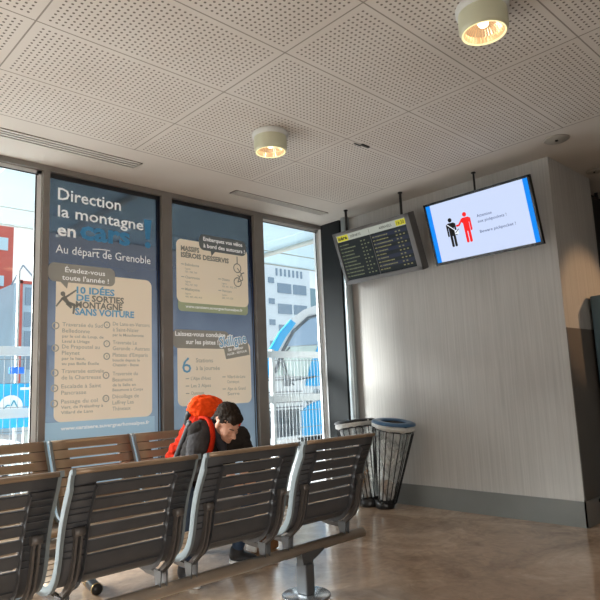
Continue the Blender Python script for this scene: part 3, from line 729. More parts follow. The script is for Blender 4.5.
# denser samples near the slits
def densify():
    global PR
    base = resample(PROF, 24); out = [base[0]]
    acc = 0
    for a, b_ in zip(base, base[1:]):
        near = (b_[1] > .5 and any(abs(b_[1] - s) < .012 for s in SL_back)) or (b_[1] < .425 and any(abs(b_[0] - s) < .012 for s in SL_pan))
        acc += math.hypot(b_[0] - a[0], b_[1] - a[1])
        if near or acc > .012: out.append(b_); acc = 0
    PR = out
densify()
def make_seat(name, label, group):
    t = thing(name, label, 'seat', (0, 0, 0), group)
    # shell: front skin and rear skin with slits cut through
    xs = [0.008, 0.112, W - 0.118, W - 0.008]
    for nm, off0, m in (('front_skin', 0.0, M_shell_f), ('rear_skin', -0.007, M_shell_b)):
        bm = bmesh.new(); V = []
        for i, (yy, zz) in enumerate(PR):
            n = normal(i); V.append([bm.verts.new((x, yy + n[0] * off0, zz + n[1] * off0)) for x in xs])
        for i in range(len(PR) - 1):
            for j in range(len(xs) - 1):
                if j == 1 and in_slit(i): continue
                f = bm.faces.new((V[i][j], V[i][j + 1], V[i + 1][j + 1], V[i + 1][j])); f.smooth = True
        if nm == 'front_skin':
            pass
        me = obj(nm, bm, m, t, fix=False)
        so = me.modifiers.new('s', 'SOLIDIFY'); so.thickness = 0.005; so.offset = 1 if nm == 'front_skin' else -1
        if nm == 'front_skin': so.offset = -1
    # ribs on the rear bands
    bm = bmesh.new()
    def strip(i, x0, x1, d0, d1, th):
        yy, zz = PR[i]; n = normal(i); tx = (n[1], -n[0])
        c0 = (yy + n[0] * d0, zz + n[1] * d0); c1 = (yy + n[0] * d1, zz + n[1] * d1)
        pts = [(c0[0] + tx[0] * th, c0[1] + tx[1] * th), (c1[0] + tx[0] * th, c1[1] + tx[1] * th), (c1[0] - tx[0] * th, c1[1] - tx[1] * th), (c0[0] - tx[0] * th, c0[1] - tx[1] * th)]
        a = [bm.verts.new((x0, p[0], p[1])) for p in pts]; b_ = [bm.verts.new((x1, p[0], p[1])) for p in pts]
        bm.faces.new(a); bm.faces.new(b_[::-1])
        for k in range(4): bm.faces.new((a[k], b_[k], b_[(k + 1) % 4], a[(k + 1) % 4]))
    def nearest(z=None, y_=None):
        if z is not None: return min((i for i in range(len(PR)) if i > 12), key=lambda i: abs(PR[i][1] - z) + (9 if PR[i][0] > .0 else 0))
        return min(range(len(PR)), key=lambda i: abs(PR[i][0] - y_) + (9 if PR[i][1] > .45 else 0))
    for z in SL_back + [(a + b_) / 2 for a, b_ in zip(SL_back, SL_back[1:])] + [.878]:
        i = nearest(z=z)
        for x0, x1 in ((0.014, 0.112), (W - 0.112, W - 0.014)): strip(i, x0, x1, -0.012, -0.020, 0.0018)
    for z in SL_back:      # cross rib lips along each slat
        i = nearest(z=z - .012); strip(i, 0.118, W - 0.118, -0.012, -0.016, 0.002)
    i = nearest(z=.452); strip(i, 0.118, W - 0.118, -0.012, -0.02, 0.003)
    obj('rib', bm, M_shell_b, t)
    for s in (0, 1):      # deep vertical ribs
        bm = bmesh.new(); x = 0.108 if s == 0 else W - 0.112
        I = [i for i in range(len(PR)) if 14 < i and PR[i][0] < .1]
        A = []
        for i in I:
            n = normal(i); yy, zz = PR[i]
            A.append([bm.verts.new((xx, yy + n[0] * d, zz + n[1] * d)) for xx, d in ((x, -.011), (x + .004, -.011), (x + .004, -.036), (x, -.036))])
        for a, b_ in zip(A, A[1:]):
            for k in range(4): bm.faces.new((a[k], a[(k + 1) % 4], b_[(k + 1) % 4], b_[k]))
        bm.faces.new(A[0]); bm.faces.new(A[-1])
        obj('upright_rib', bm, M_shell_b, t)
        # pale edge trim following the whole profile
        bm = bmesh.new(); A = []; x0, x1 = (-0.008, 0.008) if s == 0 else (W - 0.008, W + 0.010)
        for i in range(0, len(PR), 2):
            n = normal(i); yy, zz = PR[i]
            k_ = min(1.0, i / 14); dd = (0.012 + 0.020 * k_) if s == 0 else 0.008
            A.append([bm.verts.new((xx, yy + n[0] * d, zz + n[1] * d)) for xx, d in ((x0, .004), (x1, .004), (x1, -dd), (x0, -dd))])
        for a, b_ in zip(A, A[1:]):
            for k in range(4): f = bm.faces.new((a[k], a[(k + 1) % 4], b_[(k + 1) % 4], b_[k])); f.smooth = False
        bm.faces.new(A[0]); bm.faces.new(A[-1])
        obj('edge_trim', bm, M_alu, t)
        # grooves between slats on the sitter's side
        bm = bmesh.new()
        for z in SL_back:
            i = nearest(z=z); strip(i, (0.012 if s == 0 else W - .118), (0.112 if s == 0 else W - .012), 0.0, 0.0012, 0.0022)
        for yy in SL_pan:
            i = nearest(y_=yy); strip(i, (0.012 if s == 0 else W - .118), (0.112 if s == 0 else W - .012), 0.0, 0.0012, 0.0022)
        obj('groove', bm, M_slot, t)
        # curved carrying bracket with its pivot, running down to the beam
        bm = bmesh.new(); xc = 0.062 if s == 0 else W - 0.062
        path = []
        for z in (.655, .62, .58, .54, .50, .47, .445):
            i = nearest(z=z); n = normal(i); path.append((PR[i][0] + n[0] * -.042, PR[i][1] + n[1] * -.042))
        path += [(.0, .352), (.05, .335), (.13, .338), (.25, .360)]
        for dx in (-.014, .008):
            A = []
            for k, (yy, zz) in enumerate(path):
                q = path[min(k + 1, len(path) - 1)]; p_ = path[max(k - 1, 0)]; dy, dz = q[0] - p_[0], q[1] - p_[1]; l = math.hypot(dy, dz); ny, nz = -dz / l * .012, dy / l * .012
                A.append([bm.verts.new(c) for c in ((xc + dx, yy + ny, zz + nz), (xc + dx + .009, yy + ny, zz + nz), (xc + dx + .009, yy - ny, zz - nz), (xc + dx, yy - ny, zz - nz))])
            for a, b_ in zip(A, A[1:]):
                for k in range(4): bm.faces.new((a[k], a[(k + 1) % 4], b_[(k + 1) % 4], b_[k]))
            bm.faces.new(A[0]); bm.faces.new(A[-1])
        br = obj('bracket', bm, M_brk, t)
        bm = bmesh.new(); yy, zz = path[0]; tube(bm, [(xc - .022, yy, zz + .004), (xc + .022, yy, zz + .004)], .019, 16)
        tube(bm, [(xc, yy, zz), (xc, yy + .03, zz + .0)], .008, 8)
        obj('pivot', bm, M_brk, br)
        bm = bmesh.new()
        for dx in (-.020, .014):
            A = [bm.verts.new((xc + dx + e, yy, zz)) for e in (0, .005) for yy, zz in ((-.030, .36), (.04, .36), (.022, .275), (-.022, .275))]
            for f in ((0, 1, 2, 3), (7, 6, 5, 4), (0, 4, 5, 1), (1, 5, 6, 2), (2, 6, 7, 3), (3, 7, 4, 0)): bm.faces.new([A[k] for k in f])
        obj('mounting_tab', bm, M_tab, t)
    return t
def dup(root, loc, rz, label):
    r = root.copy(); C.objects.link(r); r.location = loc; r.rotation_euler = (0, 0, rz); r['label'] = label
    for ch in [o for o in bpy.data.objects if o.parent is root]:
        c = ch.copy(); C.objects.link(c); c.parent = r
        for g in [o for o in bpy.data.objects if o.parent is ch]:
            d = g.copy(); C.objects.link(d); d.parent = c
    return r
YB1, YB2 = 2.74, 4.165
seat0 = make_seat('bench_seat', 'dark-backed front-row seat at the end farthest from the bins, only partly in view', 'seats of the two beam benches')
seat0.location = (0.40, YB1, 0)
front = ['dark slatted front-row seat, third from the bins, black flask on floor below it', 'dark slatted front-row seat directly before the bending man, second from the bins', 'dark slatted front-row seat nearest the bins, at the end of the beam']
for k, lb in enumerate(front): dup(seat0, (0.40 + (k + 1) * P, YB1, 0), 0, lb)
rear = ['bronze rear-row seat below the second poster, behind the orange backpack', 'bronze rear-row seat below the blue Direction la montagne poster', 'bronze rear-row seat before the clear window with the red building']
for k, lb in enumerate(rear): dup(seat0, (2.955 - k * 0.648, YB2, 0), PI, lb)

def make_beam(label, xa, xb, y, posts):
    t = thing('bench_beam', label, 'bench frame', (0, y, 0), 'beams carrying the seats')
    bm = bmesh.new(); tube(bm, [(xa, 0, .262), (xb, 0, .262)], .031, 20); obj('beam', bm, M_beam, t)
    for x in posts:
        bm = bmesh.new()
        for (hw0, hw1, z0, z1) in ((.030, .030, .012, .165), ):
            bevbox(bm, x - .038, x + .030, -.045, .045, z0, z1 + .02, .008)
        pts = [(x - .038, .17), (x + .030, .17), (x + .045, .195), (x + .135, .236), (x + .135, .248), (x - .060, .248), (x - .045, .21)]
        prism_xz(bm, pts, -.028, .028)
        pt = obj('post', bm, M_post, t)
        bm = bmesh.new(); lathe(bm, [(0, 0), (.145, 0), (.145, .007), (.138, .012), (0, .012)], (x - .004, 0, 0), 40); obj('base_plate', bm, M_steel, pt)
    return t
make_beam('round bronze beam and post under the dark front-row seats', 0.30, 3.10, YB1, (2.575, 0.75))
make_beam('beam and post under the bronze rear-row seats', 1.0, 3.0, YB2, (2.55, 1.35))

# ------------------------------------------------------------------ waste bins
M_bag = bpy.data.materials.new('clear_bin_bag'); M_bag.use_nodes = True
nt = M_bag.node_tree; N = nt.nodes; L = nt.links; N.remove(N['Principled BSDF'])
tr = N.new('ShaderNodeBsdfTransparent'); df = N.new('ShaderNodeBsdfTranslucent'); gl = N.new('ShaderNodeBsdfPrincipled')
gl.inputs['Base Color'].default_value = (0.72, 0.72, 0.70, 1); gl.inputs['Roughness'].default_value = 0.25
tr.inputs[0].default_value = (0.95, 0.97, 0.97, 1); df.inputs[0].default_value = (0.7, 0.7, 0.68, 1)
nz = N.new('ShaderNodeTexNoise'); nz.inputs['Scale'].default_value = 14; nz.inputs['Detail'].default_value = 3; nz.inputs['Distortion'].default_value = 1.0
tc = N.new('ShaderNodeTexCoord'); mp = N.new('ShaderNodeMapping'); mp.inputs['Scale'].default_value = (1, 1, .35)
L.new(tc.outputs['Object'], mp.inputs[0]); L.new(mp.outputs[0], nz.inputs[0])
bp = N.new('ShaderNodeBump'); bp.inputs['Strength'].default_value = 0.7; bp.inputs['Distance'].default_value = 0.03; L.new(nz.outputs['Fac'], bp.inputs['Height']); L.new(bp.outputs[0], gl.inputs['Normal'])
a1 = N.new('ShaderNodeMixShader'); a1.inputs[0].default_value = 0.3; L.new(gl.outputs[0], a1.inputs[1]); L.new(df.outputs[0], a1.inputs[2])
mr = N.new('ShaderNodeMapRange'); mr.inputs['From Min'].default_value = .35; mr.inputs['From Max'].default_value = .65; mr.inputs['To Min'].default_value = .30; mr.inputs['To Max'].default_value = 1.0; L.new(nz.outputs['Fac'], mr.inputs[0])
a2 = N.new('ShaderNodeMixShader'); L.new(mr.outputs[0], a2.inputs[0]); L.new(a1.outputs[0], a2.inputs[1]); L.new(tr.outputs[0], a2.inputs[2]); L.new(a2.outputs[0], N['Material Output'].inputs[0])
M_blue = mat('blue_lid', (0.045, 0.12, 0.23), 0.35)
M_bagw = mat('bag_fold', (0.60, 0.60, 0.57), 0.3, noise_amt=0.15, nscale=30, bump=0.6)
def make_bin(label, x, y, lid_mat, lid_tilt, lean):
    t = thing('waste_bin', label, 'bin', (x, y, 0), 'two wire bins in the corner')
    LM = Matrix.Rotation(lean, 4, 'X')
    def rad(z): return 0.105 + (0.205 - 0.105) * (z - 0.07) / 0.70
    bm = bmesh.new()
    nb = 18
    for k in range(nb):
        a = 2 * PI * k / nb; c, s = math.cos(a), math.sin(a)
        pts = [(c * rad(z), s * rad(z), z) for z in (.07, .3, .55, .77)]
        pts += [(c * (rad(.79) - .01), s * (rad(.79) - .01), .788), (c * .185, s * .185, .792)]
        tube(bm, pts, .0052, 6)
    for z, r in ((.075, .108), (.79, .19)):
        tube(bm, [(math.cos(2 * PI * k / 32) * r, math.sin(2 * PI * k / 32) * r, z) for k in range(33)], .007, 6, cap=False)
    obj('wire_cage', bm, M_blackw, t)
    bm = bmesh.new(); lathe(bm, [(0, 0), (.090, 0), (.094, .01), (.104, .085), (0, .085)]); obj('foot', bm, M_black, t)
    bm = bmesh.new(); rings = []
    rr = random.Random(int(x * 100))
    for z in [.09 + .07 * i for i in range(11)]:
        rings.append([bm.verts.new(((rad(z) - .022 - .020 * rr.random()) * math.cos(2 * PI * k / 28), (rad(z) - .022 - .020 * rr.random()) * math.sin(2 * PI * k / 28), z)) for k in range(28)])
    for a, b_ in zip(rings, rings[1:]):
        for k in range(28): f = bm.faces.new((a[k], a[(k + 1) % 28], b_[(k + 1) % 28], b_[k])); f.smooth = True
    bm.faces.new(rings[0])
    obj('bag', bm, M_bag, t, fix=False)
    bm = bmesh.new()     # the bag folded over the top ring
    prof = [(.190, .79), (.198, .80), (.206, .80), (.209, .812), (.208, .828), (.204, .840), (.192, .843)]
    rings = []
    for r, z in prof:
        rings.append([bm.verts.new(((r + .014 * rr.random()) * math.cos(2 * PI * k / 40), (r + .014 * rr.random()) * math.sin(2 * PI * k / 40), z + .014 * rr.random())) for k in range(40)])
    for a, b_ in zip(rings, rings[1:]):
        for k in range(40): f = bm.faces.new((a[k], a[(k + 1) % 40], b_[(k + 1) % 40], b_[k])); f.smooth = True
    obj('bag_fold', bm, M_bagw, t)
    Ml = Matrix.Translation((0, 0, .852)) @ Matrix.Rotation(lid_tilt, 4, 'X')
    bm = bmesh.new(); lathe(bm, [(.125, .010), (.140, .020), (.185, .022), (.216, .010), (.220, -.006), (.208, -.010), (.125, -.002), (.125, .010)], M=Ml, seg=48)
    obj('lid_ring', bm, lid_mat, t)
    bm = bmesh.new(); lathe(bm, [(0, -.03), (.113, -.03), (.115, .004)], M=Ml, seg=32); obj('opening', bm, M_black, t)
    for ch in [o for o in bpy.data.objects if o.parent is t and o.name.split('.')[0] != 'foot']:
        ch.data.transform(LM)
    return t
make_bin('black wire bin with a blue ring lid, the nearer of two by the wall', 4.86, 3.975, M_blue, math.radians(-3), math.radians(11.5))
make_bin('black wire bin with a dark ring lid, behind the blue-lidded bin', 4.85, 4.175, M_black, math.radians(3), math.radians(-9))
# litter seen through the bags
def crumple(name, label, c, r, m, seed, cat='litter'):
    bm = bmesh.new(); bmesh.ops.create_icosphere(bm, subdivisions=3, radius=1)
    for v in bm.verts:
        k = 1 + 0.45 * noise.noise(v.co * 1.7 + Vector((seed, 0, 0))) + .12 * noise.noise(v.co * 5 + Vector((seed, 3, 0)))
        v.co = Vector((v.co.x * r[0] * k + c[0], v.co.y * r[1] * k + c[1], v.co.z * r[2] * k + c[2]))
    tag(obj(name, bm, m), label, cat)
M_orange = mat('salmon_paper', (0.75, 0.20, 0.12), 0.6); M_tan = mat('kraft_paper', (0.36, 0.21, 0.10), 0.7, noise_amt=.2, nscale=20); M_dk = mat('dark_wrapper', (0.05, 0.04, 0.03), 0.5); M_wp = mat('white_paper', (0.62, 0.62, 0.60), 0.6, noise_amt=.1, nscale=20)
crumple('crumpled_wrapper', 'crumpled salmon-red wrapper inside the dark-lidded bin', (4.79, 4.21, .46), (.05, .05, .05), M_orange, 1)
crumple('paper_bag', 'crumpled brown paper bag low in the dark-lidded bin', (4.83, 4.215, .27), (.065, .065, .09), M_tan, 2)
crumple('dark_wrapper', 'dark crumpled wrapper at the bottom of the dark-lidded bin', (4.85, 4.19, .115), (.05, .05, .022), M_dk, 3)
crumple('paper_wad', 'big pale paper wad inside the blue-lidded bin', (4.87, 3.885, .52), (.09, .09, .15), M_wp, 4)
crumple('paper_wad', 'small brownish paper wad at the bottom of the blue-lidded bin', (4.86, 3.945, .20), (.07, .07, .07), mat('stained_paper', (0.40, 0.30, 0.24), 0.6), 5)

# ------------------------------------------------------------------ right edge: kiosk, dark monitor, small box
M_kiosk = mat('kiosk_blue', (0.10, 0.17, 0.21), 0.4, 0.2, noise_amt=.1, nscale=4)
t = thing('vending_kiosk', 'tall dull blue metal kiosk against the side face of the grey wall', 'kiosk', (5.985, 1.8, 0))
bm = bmesh.new(); bevbox(bm, -.355, .355, -.285, .285, .05, 1.93, .012); obj('cabinet', bm, M_kiosk, t)
bm = bmesh.new(); box(bm, -.335, .335, -.27, .27, 0, .05); obj('plinth', bm, M_black, t)
bm = bmesh.new(); bevbox(bm, -.30, .30, -.297, -.286, .75, 1.80, .004); obj('front_panel', bm, M_framedark, t)
t = thing('wall_monitor', 'black unlit monitor hanging high beyond the grey wall corner', 'monitor', (6.61, 2.26, 2.66))
bm = bmesh.new(); bevbox(bm, -.50, .50, -.03, .03, -.42, .42, .008); obj('bezel', bm, M_tvb, t)
bm = bmesh.new(); box(bm, -.47, .47, -.033, -.0305, -.39, .39); obj('display', bm, M_black, t)
bm = bmesh.new(); tube(bm, [(0, 0, .41), (0, 0, .488)], .02); obj('ceiling_pole', bm, M_black, t)
t = thing('wooden_box', 'small orange-tan wooden box on the floor behind the wall corner', 'box', (5.50, 2.03, 0))
M_box = mat('tan_wood', (0.55, 0.27, 0.09), 0.6, noise_amt=.15, nscale=12)
bm = bmesh.new()
for z in (.02, .07, .12): box(bm, -.10, .10, -.07, -.062, z, z + .04); box(bm, -.10, .10, .062, .07, z, z + .04); box(bm, -.10, -.092, -.07, .07, z, z + .04)
box(bm, -.10, .10, -.07, .07, 0, .012); obj('slats', bm, M_box, t)
bm = bmesh.new(); box(bm, -.108, .108, -.078, .078, .165, .19); obj('lid', bm, M_framedark, t)

# ------------------------------------------------------------------ the man
M_skin = mat('skin', (0.50, 0.27, 0.19), 0.5, noise_amt=.06, nscale=30)
M_jean = mat('jeans', (0.035, 0.065, 0.125), 0.8, noise_amt=.25, nscale=25)
M_jacket = mat('brown_grey_jacket', (0.020, 0.017, 0.016), 0.85, spec=0.2, noise_amt=.35, nscale=14, bump=.3)
M_sleeve = mat('grey_sleeve', (0.045, 0.043, 0.046), 0.85, spec=0.2, noise_amt=.3, nscale=25, bump=.3)
M_hair = mat('brown_hair', (0.018, 0.011, 0.007), 0.75, spec=0.15, noise_amt=.5, nscale=60, bump=.8, stretch=(1, 1, .3))
M_scarf = mat('navy_hood', (0.022, 0.022, 0.032), 0.8, noise_amt=.3, nscale=20)
man = thing('person', 'young man in dark jacket bent forward over the seats, wearing a big backpack', 'person', (2.5, 3.75, 0))
org = Matrix.Translation((-2.5, -3.75, 0))
hipC = Vector((2.52, 3.90, .54)); shR = Vector((2.345, 3.50, .945)); shL = Vector((2.665, 3.46, .885)); neck0 = Vector((2.52, 3.475, .955))
hd = Vector((2.475, 3.345, 1.00))                                    # head centre
kR, kL = Vector((2.20, 3.42, .55)), Vector((2.76, 3.43, .54)); aR, aL = Vector((2.24, 3.52, .09)), Vector((2.72, 3.60, .09))
eR, eL = Vector((2.235, 3.42, .70)), Vector((2.73, 3.36, .66)); wR, wL = Vector((2.38, 3.22, .68)), Vector((2.50, 3.21, .67))
# head frame: face direction f, up u, side s
yaw = math.radians(4); pit = math.radians(-42)
f = Vector((math.sin(yaw) * math.cos(pit), -math.cos(yaw) * math.cos(pit), math.sin(pit))).normalized()
sd = f.cross(Vector((0, 0, 1))).normalized(); up = sd.cross(f).normalized()
rollh = math.radians(-6); sd2 = sd * math.cos(rollh) + up * math.sin(rollh); up = up * math.cos(rollh) - sd * math.sin(rollh); sd = sd2
HM = Matrix((sd, f, up)).transposed().to_4x4(); HM.translation = hd     # local: x side, y face, z crown
def H(v): return HM @ Vector(v)
HR = HM.to_3x3().to_4x4()
b = bmesh.new()
ellipsoid(b, H((0, -.018, .035)), (.077, .097, .088), HR, 24)           # cranium
ellipsoid(b, H((0, .030, -.020)), (.062, .062, .085), HR, 24)           # face
ellipsoid(b, H((0, .045, -.080)), (.042, .042, .036), HR, 20)           # jaw
ellipsoid(b, H((0, .075, -.095)), (.020, .018, .018), HR, 12)           # chin
ellipsoid(b, H((0, .078, .018)), (.046, .016, .012), HR, 16)            # brow
capsule(b, H((0, .084, .008)), H((0, .112, -.032)), .0085, .0125, 10)   # nose
for s in (-1, 1):
    ellipsoid(b, H((s * .012, .100, -.037)), (.008, .009, .007), HR, 10)
    ellipsoid(b, H((s * .036, .062, -.030)), (.022, .022, .018), HR, 12)   # cheek
    ellipsoid(b, H((s * .029, .074, -.004)), (.013, .010, .008), HR, 10)   # eyelid
    ellipsoid(b, H((s * .076, -.008, -.012)), (.009, .018, .031), HR, 12)  # ear
ellipsoid(b, H((0, .086, -.060)), (.022, .012, .006), HR, 12); ellipsoid(b, H((0, .084, -.070)), (.019, .012, .006), HR, 12)
capsule(b, neck0 + Vector((0, .02, -.02)), H((0, -.02, -.05)), .062, .056, 14)
# trunk
capsule(b, hipC + Vector((-.07, 0, 0)), hipC + Vector((.07, 0, 0)), .125, .125, 16)
mid = (hipC + (shR + shL) / 2) / 2
capsule(b, hipC + Vector((0, -.02, .03)), mid, .13, .125, 16)
for s, sh in ((-1, shR), (1, shL)):
    capsule(b, mid + Vector((s * .05, 0, 0)), sh + Vector((-s * .06, .04, -.03)), .115, .095, 14)
    capsule(b, neck0 + Vector((0, .03, -.03)), sh, .065, .062, 12)
for sh, el, wr in ((shR, eR, wR), (shL, eL, wL)):
    capsule(b, sh, el, .058, .043, 14); capsule(b, el, wr, .041, .028, 12)
for s, kn, an in ((-1, kR, aR), (1, kL, aL)):
    capsule(b, hipC + Vector((s * .09, -.01, 0)), kn, .092, .060, 16); capsule(b, kn, an + (kn - an) * .45, .060, .054, 14); capsule(b, an + (kn - an) * .45, an, .054, .042, 14)
# hands, fingers curled around each other
def hand(b, wr, d, side, thumb):
    d = Vector(d).normalized(); side = Vector(side).normalized(); dn = d.cross(side).normalized()
    if dn.z > 0: dn = -dn
    pc = wr + d * .05
    for k in range(4):
        o_ = side * (-.030 + .020 * k)
        capsule(b, wr + o_ * .6 + d * .01, pc + d * .035 + o_, .016, .012, 8)
        L1 = (.036, .042, .039, .030)[k]
        p0 = pc + d * .035 + o_; p1 = p0 + (d * .75 + dn * .65).normalized() * L1; p2 = p1 + (d * .15 + dn).normalized() * L1 * .7; p3 = p2 + (-d * .5 + dn * .85).normalized() * L1 * .5
        capsule(b, p0, p1, .0098, .009, 8); capsule(b, p1, p2, .009, .0082, 8); capsule(b, p2, p3, .0082, .007, 8)
    t0 = wr + d * .022 - side * thumb * .030; t1 = t0 + (d * .6 - side * thumb * .6 + dn * .3).normalized() * .042; t2 = t1 + (d * .9 + dn * .4).normalized() * .032
    capsule(b, t0, t1, .013, .0105, 8); capsule(b, t1, t2, .0105, .009, 8)
hand(b, wR, (.15, -.75, -.35), (1, .2, 0), -1)
hand(b, wL, (-.15, -.75, -.35), (1, -.2, 0), 1)
bmesh.ops.transform(b, matrix=org, verts=b.verts[:])
body = remeshed('body', b, [M_skin, M_jean, M_jacket], 0.0055, man, 2)
for p in body.data.polygons:
    c = p.center + Vector((2.5, 3.75, 0))
    hl = HM.inverted() @ c
    if hl.length < .15 or (c.y < 3.24) : p.material_index = 0
    elif (c - hd).length < .14: p.material_index = 0
    elif c.z < .66 and (c - wR).length > .12 and (c - wL).length > .12: p.material_index = 1
    elif c.y < 3.42 and min((c - wR).length, (c - wL).length) < .10: p.material_index = 0
    else: p.material_index = 2
# hair
b = bmesh.new()
ellipsoid(b, H((0, -.022, .050)), (.080, .098, .084), HR, 28)
ellipsoid(b, H((0, .048, .082)), (.060, .046, .038), HR, 20)
ellipsoid(b, H((0, -.070, .010)), (.066, .046, .066), HR, 20)
for s in (-1, 1): ellipsoid(b, H((s * .066, .004, .040)), (.011, .024, .030), HR, 14)
bmesh.ops.transform(b, matrix=org, verts=b.verts[:])
hair = remeshed('hair', b, M_hair, 0.006, man, 1, disp=lambda c: .006 * noise.noise(c * 60) + .004 * noise.noise(c * 140))
# eyebrows, lashes and mouth line
b = bmesh.new()
for s in (-1, 1): tube(b, [H((s * (.014 + .010 * k), .094 - .0035 * k * k * .6, .021 + (.002 if k in (1, 2) else 0))) for k in range(4)], [.002, .0036, .0036, .002], 6)
bmesh.ops.transform(b, matrix=org, verts=b.verts[:]); obj('eyebrows', b, M_hair, man)
b = bmesh.new()
for s in (-1, 1): tube(b, [H((s * (.018 + .0075 * k), .0855 - .002 * k, -.009 - (.001 if k in (1, 2) else 0))) for k in range(4)], .0016, 6)
bmesh.ops.transform(b, matrix=org, verts=b.verts[:]); obj('eyelashes', b, M_hair, man)
b = bmesh.new(); tube(b, [H((-.020 + .01 * k, .0955 - .0022 * (k - 2) ** 2, -.065)) for k in range(5)], .0016, 6)
bmesh.ops.transform(b, matrix=org, verts=b.verts[:]); obj('lips', b, mat('lips', (0.33, 0.13, 0.10), 0.5), man)
# jacket
b = bmesh.new()
capsule(b, hipC + Vector((-.07, 0, .03)), hipC + Vector((.07, 0, .03)), .145, .145, 16)
capsule(b, hipC + Vector((0, -.02, .03)), mid, .155, .150, 18)
for s, sh in ((-1, shR), (1, shL)):
    capsule(b, mid + Vector((s * .06, -.01, 0)), sh + Vector((-s * .06, .03, -.04)), .135, .112, 16)
    capsule(b, neck0 + Vector((0, .05, -.05)), sh, .085, .076, 14)
bmesh.ops.transform(b, matrix=org, verts=b.verts[:])
wr_ = lambda c: .007 * noise.noise(Vector((c.x * 14, c.y * 14, c.z * 30))) + .003 * noise.noise(c * 60)
jk = remeshed('jacket', b, M_jacket, 0.0075, man, 3, disp=wr_)
for sh, el, wr2, mm in ((shR, eR, wR, M_sleeve), (shL, eL, wL, M_jacket)):
    b = bmesh.new(); capsule(b, sh + (shL + shR - 2 * sh) * .06, el, .082 if sh is shR else .070, .058 if sh is shR else .050, 18); capsule(b, el, wr2 + (el - wr2) * .12, .058, .040, 14)
    bmesh.ops.transform(b, matrix=org, verts=b.verts[:]); remeshed('sleeve', b, mm, 0.0065, man, 3, disp=wr_)
b = bmesh.new()      # hood bunched round the neck and zip front
cc = (neck0 + H((0, -.02, -.06))) / 2
n_ = (H((0, -.02, -.06)) - neck0).normalized()
uu, vv = frame_at(cc, n_)
ring = [cc + (uu * math.cos(2 * PI * k / 16) + vv * math.sin(2 * PI * k / 16)) * .078 - n_ * .02 for k in range(17)]
for a, c in zip(ring, ring[1:]): capsule(b, a, c, .030, .030, 10)
capsule(b, neck0 + Vector((-.09, .06, .02)), neck0 + Vector((.09, .06, .0)), .045, .045, 12)
capsule(b, neck0 + Vector((-.07, -.03, .0)), neck0 + Vector((-.03, -.05, -.13)), .045, .03, 12)
bmesh.ops.transform(b, matrix=org, verts=b.verts[:]); remeshed('hood', b, M_scarf, 0.007, man, 2, disp=wr_)
# shoes
M_shoe = mat('dark_shoe', (0.02, 0.02, 0.022), 0.6); M_sole = mat('white_sole', (0.7, 0.7, 0.68), 0.5)
for an, dr in ((aR, Vector((-.10, -1, 0))), (aL, Vector((.25, -1, 0)))):
    dr = dr.normalized(); b = bmesh.new()
    capsule(b, an + Vector((0, 0, .0)), an + Vector((0, 0, -.02)), .050, .052, 14)
    capsule(b, an + dr * -.02 + Vector((0, 0, -.035)), an + dr * .14 + Vector((0, 0, -.045)), .042, .036, 14)
    bmesh.ops.transform(b, matrix=org, verts=b.verts[:]); sh_ = remeshed('shoe', b, M_shoe, 0.007, man, 2)
    b = bmesh.new(); nrm = Vector((-dr.y, dr.x, 0)); pts = []
    for k in range(24):
        a = 2 * PI * k / 24; x_ = math.cos(a); y_ = math.sin(a)
        pts.append(an + dr * (.06 + .125 * x_) + nrm * (.046 * y_ * (1 - .12 * x_)))
    lo = [b.verts.new((q.x, q.y, .004)) for q in pts]; hi = [b.verts.new((q.x, q.y, .026)) for q in pts]
    b.faces.new(lo[::-1]); b.faces.new(hi)
    for k in range(24): b.faces.new((lo[k], lo[(k + 1) % 24], hi[(k + 1) % 24], hi[k]))
    bmesh.ops.transform(b, matrix=org, verts=b.verts[:]); o = obj('sole', b, M_sole, sh_)

# backpack -----------------------------------------------------------------
M_or = mat('orange_red_nylon', (0.46, 0.022, 0.006), 0.8, spec=0.08, noise_amt=.18, nscale=18, bump=.5)
M_or2 = mat('bright_orange_nylon', (0.80, 0.065, 0.006), 0.7, spec=0.1, noise_amt=.12, nscale=14, bump=.5)
M_bk = mat('black_nylon', (0.014, 0.013, 0.016), 0.6, noise_amt=.2, nscale=20)
dirp = Vector((0.02, -.60, .80)).normalized(); latp = Vector((1, 0, 0)); latp = (latp - dirp * latp.dot(dirp)).normalized(); outp = latp.cross(dirp)
if outp.z < 0: outp = -outp
PC = Vector((2.60, 3.86, .895)); PMx = Matrix((latp, outp, dirp)).transposed().to_4x4(); PMx.translation = PC
pk = thing('hiking_backpack', 'large orange-red hiking backpack with black sides on the man\'s back', 'backpack', tuple(PC))
porg = Matrix.Translation(-PC)
def Q(v): return PMx @ Vector(v)
PR_ = PMx.to_3x3().to_4x4()
fold = lambda c: .016 * noise.noise(Vector((c.x * 12, c.y * 10, c.z * 24))) + .008 * noise.noise(c * 34)
def pack_part(name, els, m, vox=.008, parent=None, dp=fold):
    b = bmesh.new()
    for e in els:
        if e[0] == 'e': ellipsoid(b, Q(e[1]), e[2], PR_, 20)
        elif e[0] == 'c': capsule(b, Q(e[1]), Q(e[2]), e[3], e[4], 16)
    bmesh.ops.transform(b, matrix=porg, verts=b.verts[:])
    return remeshed(name, b, m, vox, parent or pk, 3, dp)
pack_part('main_bag', [('c', (-.055, .0, -.25), (-.06, .0, .16), .095, .100), ('c', (.055, .0, -.25), (.06, .0, .16), .095, .100), ('e', (0, .03, -.05), (.15, .11, .27))], M_or)
pack_part('lid', [('e', (-.03, .0, .250), (.160, .130, .075)), ('e', (.055, -.095, .245), (.14, .10, .050)), ('e', (-.085, .04, .20), (.085, .075, .085)), ('e', (.10, -.13, .215), (.09, .07, .04))], M_or2)
pack_part('side_pocket', [('e', (-.120, .035, -.205), (.055, .08, .125))], M_or)
pack_part('side_pocket', [('e', (.125, .035, -.215), (.065, .085, .135))], M_or)
